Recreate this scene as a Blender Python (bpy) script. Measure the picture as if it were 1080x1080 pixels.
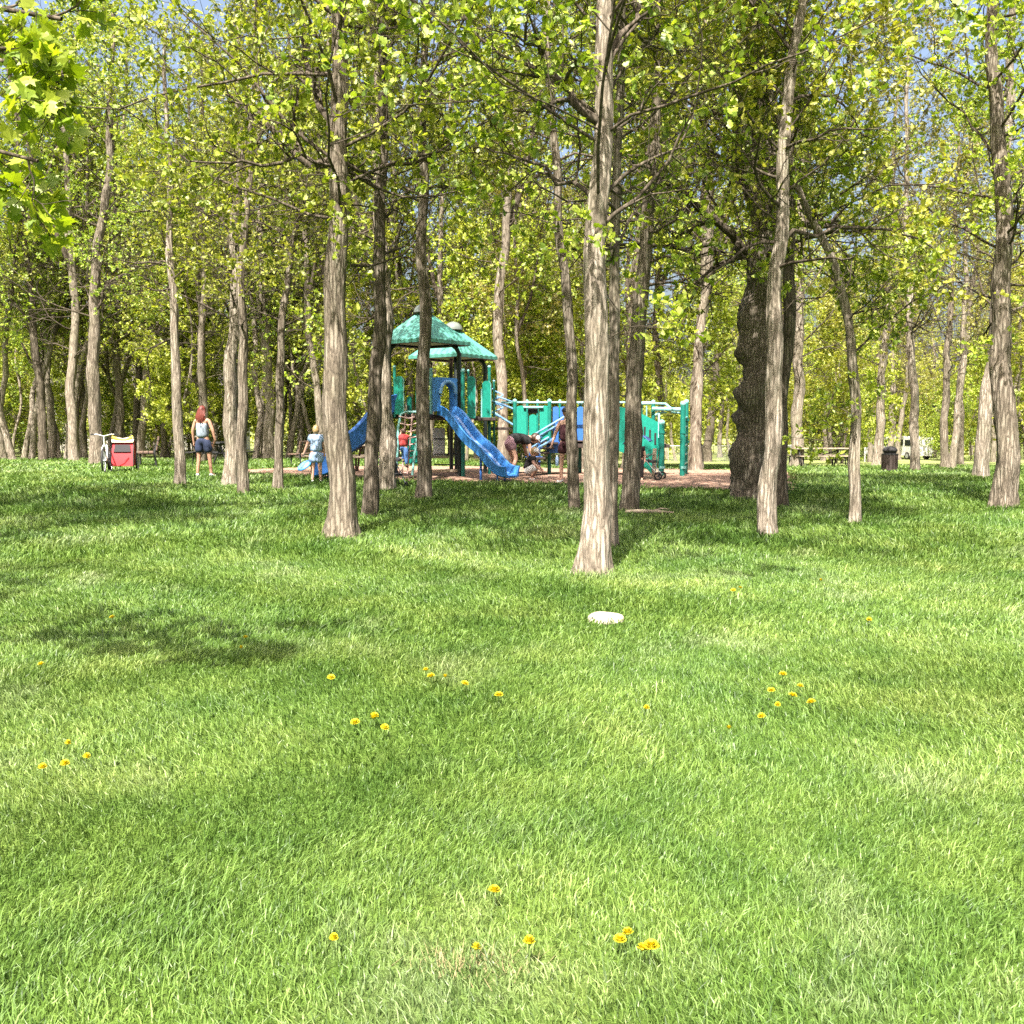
import bpy, bmesh, math, random
import numpy as np
from math import radians as R_, sin, cos, pi
from mathutils import Vector, Matrix

for o in list(bpy.data.objects):
    bpy.data.objects.remove(o)
SC = bpy.context.scene
COL = SC.collection

# ------------------------------------------------------------------ camera
EYE = 1.6
PITCH = math.atan(88 / 1060.0)
cd = bpy.data.cameras.new('camera')
cam = bpy.data.objects.new('camera', cd)
COL.objects.link(cam)
cam.location = (0, 0, EYE)
cam.rotation_euler = (pi / 2 - PITCH, 0, 0)
cd.sensor_width = 36
cd.angle = 2 * math.atan(540 / 1060.0)
cd.clip_start = 0.05
cd.clip_end = 1500
SC.camera = cam

# ------------------------------------------------------------------ sky, sun, exposure
SUN_EL = R_(57)
SUN_DIR = Vector((-0.27, -0.96, 0)).normalized()          # ground direction towards the sun
w = bpy.data.worlds.new('World')
SC.world = w
w.use_nodes = True
nt = w.node_tree
nt.nodes.clear()
sky = nt.nodes.new('ShaderNodeTexSky')
sky.sky_type = 'NISHITA'
sky.sun_disc = False
sky.sun_elevation = SUN_EL
sky.sun_rotation = math.atan2(SUN_DIR.x, SUN_DIR.y)
sky.air_density = 1.0
sky.dust_density = 8.0
sky.ozone_density = 0.6
bg = nt.nodes.new('ShaderNodeBackground')
bg.inputs[1].default_value = 0.095
wo = nt.nodes.new('ShaderNodeOutputWorld')
nt.links.new(sky.outputs[0], bg.inputs[0])
nt.links.new(bg.outputs[0], wo.inputs[0])

sl = bpy.data.lights.new('sun', 'SUN')
sl.energy = 5.0
sl.angle = R_(0.5)
sl.color = (1.0, 0.95, 0.86)
so = bpy.data.objects.new('sun', sl)
COL.objects.link(so)
sd = Vector((SUN_DIR.x * cos(SUN_EL), SUN_DIR.y * cos(SUN_EL), sin(SUN_EL)))
so.rotation_euler = sd.to_track_quat('Z', 'Y').to_euler()
so.location = (-20, -20, 40)

SC.view_settings.view_transform = 'Standard'
SC.view_settings.look = 'None'
SC.view_settings.exposure = 1.95
SC.view_settings.gamma = 1.0
SC.view_settings.use_curve_mapping = False
cy = SC.cycles
cy.max_bounces = 6
cy.diffuse_bounces = 3
cy.glossy_bounces = 2
cy.transmission_bounces = 4
cy.caustics_reflective = False
cy.caustics_refractive = False
cy.use_denoising = False

# ------------------------------------------------------------------ terrain function and pixel helpers
_yk = [-30, 0, 11, 18, 25, 31, 37, 44, 60, 75, 90, 130, 600]
_zr = [0, 0, 0, .22, .42, .30, .05, .04, -.45, -.85, -1.1, -1.4, -1.4]
_zl = [0, 0, 0, .22, .42, .42, .36, .30, .15, 0, -.2, -.4, -.4]
_t = np.linspace(-30, 600, 6301)
_k = np.exp(-np.linspace(-2, 2, 41) ** 2)
_k /= _k.sum()


def _sm(v):
    p = np.pad(np.interp(_t, _yk, v), 20, mode='edge')
    return np.convolve(p, _k, mode='valid')


_TR, _TL = _sm(_zr), _sm(_zl)


def ground_z(x, y):
    x = np.asarray(x, float)
    y = np.asarray(y, float)
    a = np.clip((x + 4) / 8, 0, 1)
    a = a * a * (3 - 2 * a)
    return np.interp(y, _t, _TL) * (1 - a) + np.interp(y, _t, _TR) * a


def gz(x, y):
    return float(ground_z(x, y))


def ray(px, py):
    dx, dv = (px - 540) / 1060.0, (540 - py) / 1060.0
    return np.array([dx, cos(PITCH) + dv * sin(PITCH), -sin(PITCH) + dv * cos(PITCH)])


_ts = np.arange(1.5, 140, 0.01)


def at(px, py):
    """the point of the ground seen at a pixel of the 1080 px photograph"""
    d = ray(px, py)
    P = d[None] * _ts[:, None] + np.array([0, 0, EYE])
    below = P[:, 2] < ground_z(P[:, 0], P[:, 1])
    i = int(np.argmax(below)) if below.any() else len(_ts) - 1
    return P[i]


def pt(px, py, depth):
    d = ray(px, py)
    return d * (depth / d[1]) + np.array([0, 0, EYE])


# ------------------------------------------------------------------ object helpers
def tag(o, label=None, cat=None, group=None, kind=None):
    if label:
        o['label'] = label
    if cat:
        o['category'] = cat
    if group:
        o['group'] = group
    if kind:
        o['kind'] = kind
    return o


def thing(name, label, cat, loc=(0, 0, 0), rz=0, group=None):
    o = bpy.data.objects.new(name, None)
    COL.objects.link(o)
    o.location = tuple(float(v) for v in loc)
    o.rotation_euler = (0, 0, rz)
    o.empty_display_size = .2
    return tag(o, label, cat, group)


def mk(name, V, faces, mat, parent=None, smooth=False):
    """faces: list of int arrays [n,k]"""
    me = bpy.data.meshes.new(name)
    V = np.asarray(V, np.float32)
    me.vertices.add(len(V))
    me.vertices.foreach_set('co', V.ravel())
    faces = [np.asarray(f, np.int32) for f in faces if len(f)]
    loops = np.concatenate([f.ravel() for f in faces])
    sizes = np.concatenate([np.full(len(f), f.shape[1], np.int32) for f in faces])
    starts = np.concatenate([[0], np.cumsum(sizes)[:-1]]).astype(np.int32)
    me.loops.add(len(loops))
    me.loops.foreach_set('vertex_index', loops)
    me.polygons.add(len(sizes))
    me.polygons.foreach_set('loop_start', starts)
    me.polygons.foreach_set('use_smooth', np.full(len(sizes), smooth, bool))
    me.update(calc_edges=True)
    if mat:
        me.materials.append(mat)
    o = bpy.data.objects.new(name, me)
    COL.objects.link(o)
    if parent is not None:
        o.parent = parent
    return o


def copy_tree(o, parent=None):
    c = o.copy()
    COL.objects.link(c)
    if parent is not None:
        c.parent = parent
    for ch in list(o.children):
        copy_tree(ch, c)
    return c


def norm(a):
    return a / np.maximum(np.linalg.norm(a, axis=-1, keepdims=True), 1e-9)


class MB:
    def __init__(s):
        s.v, s.f, s.n = [], [], 0

    def add(s, V, F):
        V = [tuple(map(float, p)) for p in V]
        s.v += V
        s.f += [tuple(i + s.n for i in q) for q in F]
        s.n += len(V)
        return s

    def box(s, c, size, rz=0, rx=0, ry=0, b=0.0):
        M = Matrix.Rotation(rz, 4, 'Z') @ Matrix.Rotation(ry, 4, 'Y') @ Matrix.Rotation(rx, 4, 'X')
        c = Vector(tuple(float(v) for v in c))
        hx, hy, hz = (v / 2 for v in size)
        b = b or min(0.012, 0.2 * min(hx, hy, hz))
        V, F = [], []
        # chamfered box: octagon-free, 3 verts per corner
        idx = {}
        for sx in (-1, 1):
            for sy in (-1, 1):
                for sz in (-1, 1):
                    for ax in range(3):
                        p = [sx * (hx - b), sy * (hy - b), sz * (hz - b)]
                        p[ax] += (sx, sy, sz)[ax] * b
                        idx[(sx, sy, sz, ax)] = len(V)
                        V.append(c + (M @ Vector(p)))
        for ax in range(3):
            o1, o2 = (ax + 1) % 3, (ax + 2) % 3
            for sg in (-1, 1):
                q = []
                for a, d in ((-1, -1), (1, -1), (1, 1), (-1, 1)):
                    k = [0, 0, 0]
                    k[ax], k[o1], k[o2] = sg, a, d
                    q.append(idx[(*k, ax)])
                F.append(q if sg > 0 else q[::-1])
            for a in (-1, 1):
                for d in (-1, 1):
                    k0, k1 = [0, 0, 0], [0, 0, 0]
                    k0[ax], k0[o1], k0[o2] = -1, a, d
                    k1[ax], k1[o1], k1[o2] = 1, a, d
                    F.append([idx[(*k0, o1)], idx[(*k1, o1)], idx[(*k1, o2)], idx[(*k0, o2)]])
        for sx in (-1, 1):
            for sy in (-1, 1):
                for sz in (-1, 1):
                    F.append([idx[(sx, sy, sz, a)] for a in range(3)])
        return s.add(V, F)

    def tube(s, pts, r, S=10, caps=True):
        P = np.array([tuple(map(float, p)) for p in pts])
        K = len(P)
        rr = np.full(K, r) if np.isscalar(r) else np.asarray(r, float)
        T = norm(np.gradient(P, axis=0))
        m = norm(P[-1] - P[0])
        ref = np.array([0, 0, 1.0]) if abs(m[2]) < .8 else np.array([1.0, 0, 0])
        u = norm(np.cross(T, ref))
        v = np.cross(T, u)
        a = np.arange(S) * 2 * pi / S
        V = P[:, None] + rr[:, None, None] * (np.cos(a)[None, :, None] * u[:, None] + np.sin(a)[None, :, None] * v[:, None])
        F = []
        for k in range(K - 1):
            for i in range(S):
                j = (i + 1) % S
                F.append((k * S + i, k * S + j, (k + 1) * S + j, (k + 1) * S + i))
        if caps:
            F.append(tuple(range(S))[::-1])
            F.append(tuple((K - 1) * S + i for i in range(S)))
        return s.add(V.reshape(-1, 3), F)

    def bar(s, a, b, r, S=10):
        return s.tube([a, b], r, S)

    def ring(s, c, axis, Rr, r, N=28, S=8):
        ax = norm(np.array(axis, float))
        ref = np.array([0, 0, 1.0]) if abs(ax[2]) < .8 else np.array([1.0, 0, 0])
        u = norm(np.cross(ax, ref))
        v = np.cross(ax, u)
        V, F = [], []
        for i in range(N):
            a = 2 * pi * i / N
            rad = cos(a) * u + sin(a) * v
            for j in range(S):
                b = 2 * pi * j / S
                V.append(np.array(c) + rad * (Rr + r * cos(b)) + ax * r * sin(b))
        for i in range(N):
            for j in range(S):
                i2, j2 = (i + 1) % N, (j + 1) % S
                F.append((i * S + j, i2 * S + j, i2 * S + j2, i * S + j2))
        return s.add(V, F)

    def prism(s, poly, o, ux, uy, thick):
        """2-D outline poly in the plane (o, ux, uy), extruded both ways along the normal"""
        ux, uy, o = (np.array(a, float) for a in (ux, uy, o))
        n = norm(np.cross(ux, uy))
        N = len(poly)
        V = [o + ux * a + uy * b + n * thick / 2 for a, b in poly] + [o + ux * a + uy * b - n * thick / 2 for a, b in poly]
        F = [tuple(range(N)), tuple(range(2 * N - 1, N - 1, -1))]
        F += [(i, i + N, (i + 1) % N + N, (i + 1) % N) for i in range(N)]
        return s.add(V, F)

    def sphere(s, c, rx, ry=None, rz=None, U=14, W=9, half=False):
        ry = ry or rx
        rz = rz or rx
        V, F = [], []
        for j in range(W + 1):
            th = pi * j / W * (.5 if half else 1)
            for i in range(U):
                a = 2 * pi * i / U
                V.append((c[0] + rx * sin(th) * cos(a), c[1] + ry * sin(th) * sin(a), c[2] + rz * cos(th)))
        for j in range(W):
            for i in range(U):
                k = (i + 1) % U
                F.append((j * U + i, (j + 1) * U + i, (j + 1) * U + k, j * U + k))
        return s.add(V, F)

    def sweep(s, prof, path, side):
        """closed 2-D profile (across, up) swept along a path; side = horizontal across vector"""
        P = np.array(path, float)
        T = norm(np.gradient(P, axis=0))
        sv = np.array(side, float)
        n = len(prof)
        V, F = [], []
        for p, t in zip(P, T):
            up = norm(np.cross(sv, t))
            if up[2] < 0:
                up = -up
            V += [p + sv * a + up * b for a, b in prof]
        for k in range(len(P) - 1):
            for i in range(n):
                j = (i + 1) % n
                F.append((k * n + i, k * n + j, (k + 1) * n + j, (k + 1) * n + i))
        F.append(tuple(range(n))[::-1])
        F.append(tuple((len(P) - 1) * n + i for i in range(n)))
        return s.add(V, F)

    def build(s, name, mat, parent=None, smooth=None):
        me = bpy.data.meshes.new(name)
        V = s.v
        if parent is not None and getattr(s, 'world', False):
            inv = Matrix.Translation(parent.location) @ Matrix.Rotation(parent.rotation_euler.z, 4, 'Z')
            inv = inv.inverted()
            V = [tuple(inv @ Vector(p)) for p in V]
        me.from_pydata(V, [], s.f)
        bm = bmesh.new()
        bm.from_mesh(me)
        bmesh.ops.recalc_face_normals(bm, faces=bm.faces)
        bm.to_mesh(me)
        bm.free()
        me.materials.append(mat)
        if smooth is None or smooth:
            me.polygons.foreach_set('use_smooth', [True] * len(me.polygons))
            try:
                me.set_sharp_from_angle(angle=R_(35))
            except Exception:
                pass
        o = bpy.data.objects.new(name, me)
        COL.objects.link(o)
        if parent is not None:
            o.parent = parent
        return o


def WB():
    m = MB()
    m.world = True
    return m


# ------------------------------------------------------------------ materials
class NT:
    def __init__(s, name):
        s.m = bpy.data.materials.new(name)
        s.m.use_nodes = True
        s.t = s.m.node_tree
        s.t.nodes.clear()
        s.out = s.n('ShaderNodeOutputMaterial')

    def n(s, typ, **kw):
        nd = s.t.nodes.new(typ)
        for k, v in kw.items():
            if k.startswith('i_'):
                nd.inputs[k[2:].replace('_', ' ')].default_value = v
            elif k[0] == 'j' and k[1:].isdigit():
                nd.inputs[int(k[1:])].default_value = v
            else:
                setattr(nd, k, v)
        return nd

    def l(s, a, b):
        s.t.links.new(a, b)
        return b

    def ramp(s, fac, stops, interp='LINEAR'):
        r = s.n('ShaderNodeValToRGB')
        r.color_ramp.interpolation = interp
        e = r.color_ramp.elements
        while len(e) < len(stops):
            e.new(.5)
        for el, (p, c) in zip(e, stops):
            el.position = p
            el.color = (*c, 1)
        s.l(fac, r.inputs[0])
        return r.outputs[0]

    def noise(s, vec, scale, detail=4, rough=.55):
        nd = s.n('ShaderNodeTexNoise', i_Scale=scale, i_Detail=detail, i_Roughness=rough)
        if vec is not None:
            s.l(vec, nd.inputs['Vector'])
        return nd.outputs[0]

    def mapped(s, vec, scale, loc=(0, 0, 0)):
        m = s.n('ShaderNodeMapping')
        m.inputs['Scale'].default_value = scale
        m.inputs['Location'].default_value = loc
        s.l(vec, m.inputs[0])
        return m.outputs[0]

    def mix(s, fac, a, b, typ='MIX'):
        m = s.n('ShaderNodeMixRGB', blend_type=typ)
        for k, v in ((0, fac), (1, a), (2, b)):
            if isinstance(v, (int, float)):
                m.inputs[k].default_value = v
            elif isinstance(v, tuple):
                m.inputs[k].default_value = (*v, 1)
            else:
                s.l(v, m.inputs[k])
        return m.outputs[0]

    def math(s, op, a, b=0.0):
        m = s.n('ShaderNodeMath', operation=op)
        for k, v in ((0, a), (1, b)):
            if isinstance(v, (int, float)):
                m.inputs[k].default_value = v
            else:
                s.l(v, m.inputs[k])
        return m.outputs[0]


def mat_leaf(name, cols, trans=.5, hue_shift=.04, gloss=.03):
    t = NT(name)
    cols = [tuple(v * 1.0 for v in c) for c in cols]
    g = t.n('ShaderNodeNewGeometry')
    oi = t.n('ShaderNodeObjectInfo')
    c = t.ramp(g.outputs['Random Per Island'], [(i / (len(cols) - 1), k) for i, k in enumerate(cols)])
    hs = t.n('ShaderNodeHueSaturation')
    t.l(c, hs.inputs['Color'])
    t.l(t.math('ADD', t.math('MULTIPLY', oi.outputs['Random'], hue_shift), .5 - hue_shift * .5), hs.inputs['Hue'])
    t.l(t.math('ADD', t.math('MULTIPLY', oi.outputs['Random'], .35), .83), hs.inputs['Value'])
    col = hs.outputs[0]
    d = t.n('ShaderNodeBsdfDiffuse')
    t.l(col, d.inputs[0])
    tr = t.n('ShaderNodeBsdfTranslucent')
    t.l(t.mix(1.0, col, (1.0, 1.0, .55), 'MULTIPLY'), tr.inputs[0])
    mx = t.n('ShaderNodeMixShader', j0=trans)
    t.l(d.outputs[0], mx.inputs[1])
    t.l(tr.outputs[0], mx.inputs[2])
    gl = t.n('ShaderNodeBsdfGlossy', i_Roughness=.5)
    gl.inputs[0].default_value = (1, 1, 1, 1)
    m2 = t.n('ShaderNodeMixShader', j0=gloss)
    t.l(mx.outputs[0], m2.inputs[1])
    t.l(gl.outputs[0], m2.inputs[2])
    t.l(m2.outputs[0], t.out.inputs[0])
    return t.m


def mat_bark(name, dark, mid, light, scale=1.0, bump=.9):
    t = NT(name)
    dark, mid, light = (tuple(v * .72 for v in c) for c in (dark, mid, light))
    tc = t.n('ShaderNodeTexCoord')
    oi = t.n('ShaderNodeObjectInfo')
    off = t.n('ShaderNodeVectorMath', operation='ADD')
    t.l(tc.outputs['Object'], off.inputs[0])
    rv = t.n('ShaderNodeCombineXYZ')
    t.l(t.math('MULTIPLY', oi.outputs['Random'], 37.0), rv.inputs[0])
    t.l(t.math('MULTIPLY', oi.outputs['Random'], 11.0), rv.inputs[2])
    t.l(rv.outputs[0], off.inputs[1])
    v = off.outputs[0]
    n1 = t.noise(t.mapped(v, (30 * scale, 30 * scale, 2.2 * scale)), 1, 6, .68)
    n2 = t.noise(t.mapped(v, (70 * scale, 70 * scale, 12 * scale)), 1, 3, .6)
    n3 = t.noise(v, 1.3, 3, .6)
    vo = t.n('ShaderNodeTexVoronoi', feature='DISTANCE_TO_EDGE', i_Scale=1.0)
    nz = t.n('ShaderNodeTexNoise', i_Scale=1.0, i_Detail=4.0)
    t.l(t.mapped(v, (9, 9, 4)), nz.inputs['Vector'])
    wv = t.mix(1.1, t.mapped(v, (20 * scale, 20 * scale, 1.7 * scale)), nz.outputs[1], 'ADD')
    t.l(wv, vo.inputs['Vector'])
    vo.inputs['Randomness'].default_value = .9
    crack = t.ramp(vo.outputs['Distance'], [(0, (0, 0, 0)), (.30, (1, 1, 1))])
    h = t.mix(.42, n1, crack)
    h = t.mix(.25, h, n2)
    c = t.ramp(h, [(.22, dark), (.50, mid), (.78, light)])
    c = t.mix(t.ramp(n3, [(.42, (0, 0, 0)), (.7, (.55, .55, .55))]), c, t.mix(1.0, c, (.70, .74, .62), 'MULTIPLY'))
    p = t.n('ShaderNodeBsdfPrincipled', i_Roughness=.95)
    p.inputs['Specular IOR Level'].default_value = .15
    t.l(c, p.inputs['Base Color'])
    b = t.n('ShaderNodeBump', i_Strength=bump, i_Distance=.035)
    t.l(h, b.inputs['Height'])
    t.l(b.outputs[0], p.inputs['Normal'])
    t.l(p.outputs[0], t.out.inputs[0])
    return t.m


def mat_plain(name, col, rough=.5, metal=0.0, var=.12, scale=14.0, bump=0.0, spec=.5):
    t = NT(name)
    col = tuple(v * .72 for v in col)
    tc = t.n('ShaderNodeTexCoord')
    n = t.noise(tc.outputs['Object'], scale, 4, .6)
    lo = tuple(c * (1 - var) for c in col)
    hi = tuple(min(1, c * (1 + var)) for c in col)
    c = t.ramp(n, [(.3, lo), (.7, hi)])
    p = t.n('ShaderNodeBsdfPrincipled', i_Roughness=rough, i_Metallic=metal)
    p.inputs['Specular IOR Level'].default_value = spec
    t.l(c, p.inputs['Base Color'])
    if bump:
        b = t.n('ShaderNodeBump', i_Strength=bump, i_Distance=.01)
        t.l(n, b.inputs['Height'])
        t.l(b.outputs[0], p.inputs['Normal'])
    t.l(p.outputs[0], t.out.inputs[0])
    return t.m


def lawn_colour(t, pos, island=None):
    """shared world-space patchwork of the turf: yellow green, mid green, cool pale green"""
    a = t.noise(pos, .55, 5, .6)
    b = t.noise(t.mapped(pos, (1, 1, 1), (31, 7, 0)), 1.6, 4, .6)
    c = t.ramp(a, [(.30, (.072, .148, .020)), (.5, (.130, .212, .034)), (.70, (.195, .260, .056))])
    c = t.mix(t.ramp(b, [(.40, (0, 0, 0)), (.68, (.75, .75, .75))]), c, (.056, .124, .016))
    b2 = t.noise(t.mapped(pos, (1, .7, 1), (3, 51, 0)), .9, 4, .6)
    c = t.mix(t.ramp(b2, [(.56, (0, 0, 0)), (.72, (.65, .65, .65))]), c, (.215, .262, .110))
    return c


def mat_grass():
    t = NT('grass_blades')
    g = t.n('ShaderNodeNewGeometry')
    c = lawn_colour(t, g.outputs['Position'])
    r = g.outputs['Random Per Island']
    k = t.ramp(r, [(0, (.28, .36, .28)), (.45, (.92, .95, .92)), (.8, (1.25, 1.2, 1.4)), (.97, (1.65, 1.42, 2.3))])
    c = t.mix(1.0, c, k, 'MULTIPLY')
    d = t.n('ShaderNodeBsdfDiffuse')
    t.l(c, d.inputs[0])
    tr = t.n('ShaderNodeBsdfTranslucent')
    t.l(t.mix(1.0, c, (1, 1, .6), 'MULTIPLY'), tr.inputs[0])
    mx = t.n('ShaderNodeMixShader', j0=.3)
    t.l(d.outputs[0], mx.inputs[1])
    t.l(tr.outputs[0], mx.inputs[2])
    gl = t.n('ShaderNodeBsdfGlossy', i_Roughness=.5)
    m2 = t.n('ShaderNodeMixShader', j0=.035)
    t.l(mx.outputs[0], m2.inputs[1])
    t.l(gl.outputs[0], m2.inputs[2])
    t.l(m2.outputs[0], t.out.inputs[0])
    return t.m


def mat_lawn():
    t = NT('lawn_soil')
    g = t.n('ShaderNodeNewGeometry')
    pos = g.outputs['Position']
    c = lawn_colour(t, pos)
    f = t.noise(pos, 30, 4, .7)
    c2 = t.mix(t.ramp(f, [(.35, (.75, .75, .75)), (.65, (.15, .15, .15))]), c, (.014, .022, .006))
    sep = t.n('ShaderNodeSeparateXYZ')
    t.l(pos, sep.inputs[0])
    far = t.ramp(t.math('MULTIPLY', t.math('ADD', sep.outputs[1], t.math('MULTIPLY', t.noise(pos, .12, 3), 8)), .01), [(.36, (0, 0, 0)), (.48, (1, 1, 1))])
    c = t.mix(far, c2, t.mix(.65, c, (.25, .26, .11)))  # distant turf paler: straw tone, with its sunlit brightness put into the colour
    d = t.n('ShaderNodeBsdfPrincipled', i_Roughness=1.0)
    d.inputs['Specular IOR Level'].default_value = .1
    t.l(c, d.inputs['Base Color'])
    b = t.n('ShaderNodeBump', i_Strength=.8, i_Distance=.05)
    t.l(f, b.inputs['Height'])
    t.l(b.outputs[0], d.inputs['Normal'])
    t.l(d.outputs[0], t.out.inputs[0])
    return t.m


def mat_mulch():
    t = NT('wood_chips')
    g = t.n('ShaderNodeNewGeometry')
    pos = g.outputs['Position']
    v = t.n('ShaderNodeTexVoronoi', i_Scale=22.0)
    t.l(pos, v.inputs['Vector'])
    n = t.noise(pos, 3, 4)
    sepc = t.n('ShaderNodeSeparateColor')
    t.l(v.outputs['Color'], sepc.inputs[0])
    c = t.ramp(sepc.outputs[0], [(0, (.15, .075, .045)), (.5, (.26, .15, .10)), (1, (.36, .26, .19))])
    c = t.mix(t.ramp(n, [(.4, (0, 0, 0)), (.7, (.6, .6, .6))]), c, (.22, .125, .09))
    d = t.n('ShaderNodeBsdfPrincipled', i_Roughness=.95)
    t.l(c, d.inputs['Base Color'])
    b = t.n('ShaderNodeBump', i_Strength=.9, i_Distance=.04)
    t.l(v.outputs['Distance'], b.inputs['Height'])
    t.l(b.outputs[0], d.inputs['Normal'])
    t.l(d.outputs[0], t.out.inputs[0])
    return t.m


LEAF = {
    'yellow': mat_leaf('leaf_yellow_green', [(.14, .19, .012), (.29, .345, .022), (.41, .45, .04), (.54, .55, .13)]),
    'mid': mat_leaf('leaf_mid_green', [(.09, .14, .010), (.20, .26, .017), (.31, .365, .028), (.48, .51, .10)]),
    'olive': mat_leaf('leaf_olive', [(.12, .12, .020), (.21, .21, .028), (.30, .29, .045), (.40, .38, .10)]),
    'deep': mat_leaf('leaf_deep_green', [(.035, .075, .010), (.08, .14, .014), (.15, .22, .022), (.30, .36, .06)]),
    'maple': mat_leaf('leaf_maple', [(.10, .19, .006), (.20, .31, .010), (.30, .40, .016), (.40, .48, .05)], trans=.5),
}
BARK = {
    'pale': mat_bark('bark_pale', (.06, .045, .033), (.31, .26, .205), (.54, .475, .40)),
    'grey': mat_bark('bark_grey', (.035, .027, .020), (.21, .172, .133), (.40, .35, .285)),
    'brown': mat_bark('bark_brown', (.030, .023, .017), (.135, .11, .084), (.29, .245, .195)),
    'branch': mat_bark('bark_branch', (.03, .024, .018), (.10, .080, .060), (.22, .18, .14), bump=.4),
    'far': mat_bark('bark_far', (.07, .055, .04), (.25, .21, .165), (.44, .385, .315), bump=.5),
}
M_LAWN, M_GRASS, M_MULCH = mat_lawn(), mat_grass(), mat_mulch()
M = {
    'teal': mat_plain('teal_plastic', (.012, .30, .22), .42),
    'teal_dark': mat_plain('teal_post', (.010, .19, .145), .4),
    'teal_pale': mat_plain('teal_pipe', (.25, .55, .52), .4),
    'roof': mat_plain('roof_teal', (.09, .31, .25), .45, var=.08),
    'blue': mat_plain('slide_blue', (.06, .26, .68), .35, var=.05),
    'blue_dark': mat_plain('rail_blue', (.045, .16, .50), .4),
    'blue_pale': mat_plain('rail_pale_blue', (.20, .42, .72), .4),
    'black_post': mat_plain('post_black', (.012, .020, .018), .45),
    'black': mat_plain('black_rubber', (.015, .015, .016), .7),
    'deck': mat_plain('deck_brown', (.045, .028, .022), .7),
    'rope': mat_plain('net_rope', (.62, .42, .38), .8),
    'cream': mat_plain('cream_post', (.55, .45, .32), .7, bump=.4),
    'dome': mat_plain('dome_plastic', (.17, .19, .17), .2),
    'wood': mat_plain('weathered_wood', (.36, .29, .21), .85, var=.3, scale=22, bump=.5),
    'brown_wood': mat_plain('brown_wood', (.14, .085, .06), .8, var=.3, scale=20, bump=.4),
    'steel': mat_plain('galvanised_steel', (.48, .49, .48), .45, metal=.6),
    'white': mat_plain('white_paint', (.78, .77, .74), .45, var=.05),
    'silver': mat_plain('silver_alloy', (.66, .67, .70), .35, metal=.4),
    'red': mat_plain('red_fabric', (.52, .014, .022), .75, var=.2),
    'yellow': mat_plain('yellow_fabric', (.75, .58, .06), .75, var=.15),
    'cream_cloth': mat_plain('cream_fabric', (.72, .62, .48), .8),
    'window': mat_plain('dark_vinyl', (.02, .022, .025), .2),
    'skin': mat_plain('skin', (.62, .36, .26), .55, var=.06),
    'skin_tan': mat_plain('skin_tan', (.50, .27, .18), .55, var=.06),
    'hair_red': mat_plain('hair_auburn', (.16, .030, .018), .5, var=.35, scale=40),
    'hair_brown': mat_plain('hair_brown', (.07, .035, .02), .5, var=.35, scale=40),
    'hair_blond': mat_plain('hair_blond', (.45, .30, .14), .5, var=.3, scale=40),
    'c_black': mat_plain('cloth_black', (.018, .016, .018), .85),
    'c_maroon': mat_plain('cloth_maroon', (.075, .018, .025), .85),
    'c_navy': mat_plain('cloth_navy', (.022, .035, .085), .85),
    'c_grey': mat_plain('cloth_grey_blue', (.26, .32, .38), .85),
    'c_white': mat_plain('cloth_white', (.78, .77, .76), .85, var=.05),
    'c_mauve': mat_plain('cloth_mauve', (.42, .24, .28), .85),
    'c_sky': mat_plain('cloth_sky_blue', (.36, .50, .74), .85),
    'c_red': mat_plain('cloth_red', (.55, .06, .06), .85),
    'c_blue': mat_plain('cloth_blue', (.10, .22, .52), .85),
    'petal': mat_plain('dandelion_petal', (.72, .60, .004), .7, var=.12, scale=300),
    'straw': mat_plain('dry_straw', (.26, .22, .10), .9, var=.3, scale=60),
    'stem': mat_plain('dandelion_stem', (.12, .20, .04), .7),
    'sawn': mat_plain('sawn_wood', (.42, .36, .29), .9, var=.12, scale=30, bump=.4),
    'wall': mat_plain('house_wall', (.62, .58, .52), .8, var=.06),
    'roofing': mat_plain('house_roof', (.13, .11, .10), .9, var=.2),
    'glass': mat_plain('dark_glass', (.02, .025, .03), .08),
    'stone': mat_plain('stone', (.34, .30, .26), .9, var=.3, scale=6, bump=.5),
}

# ------------------------------------------------------------------ ground
xs = np.unique(np.concatenate([np.arange(-30, 30.1, .5), np.linspace(-420, -30, 40), np.linspace(30, 420, 40)]))
ys = np.unique(np.concatenate([np.arange(-8, 60, .5), np.arange(60, 130, 2.5), np.linspace(130, 600, 30), np.linspace(-60, -8, 8)]))
GX, GY = np.meshgrid(xs, ys)
V = np.stack([GX, GY, ground_z(GX, GY)], -1).reshape(-1, 3)
nx, ny = len(xs), len(ys)
ii = (np.arange(ny - 1)[:, None] * nx + np.arange(nx - 1)[None]).ravel()
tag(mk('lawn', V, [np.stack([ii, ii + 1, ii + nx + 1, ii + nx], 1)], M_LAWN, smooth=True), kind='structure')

# wood-chip bed under the play structure
front = [at(*p)[:2] for p in [(250, 499.5), (290, 500.5), (340, 503), (440, 507), (540, 509), (620, 511), (700, 515), (790, 518), (830, 517)]]
back = [at(*p)[:2] for p in [(830, 498), (760, 496), (640, 494), (480, 492.5), (340, 493), (250, 497)]]
MUL = np.array(front + back)
# densify the outline and wobble it
_o = []
for a, b in zip(MUL, np.roll(MUL, -1, 0)):
    for s in np.linspace(0, 1, 14, endpoint=False):
        _o.append(a + (b - a) * s)
MUL = np.array(_o)
_rg = np.random.default_rng(4)
MUL = MUL + _rg.normal(0, .05, MUL.shape)


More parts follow.
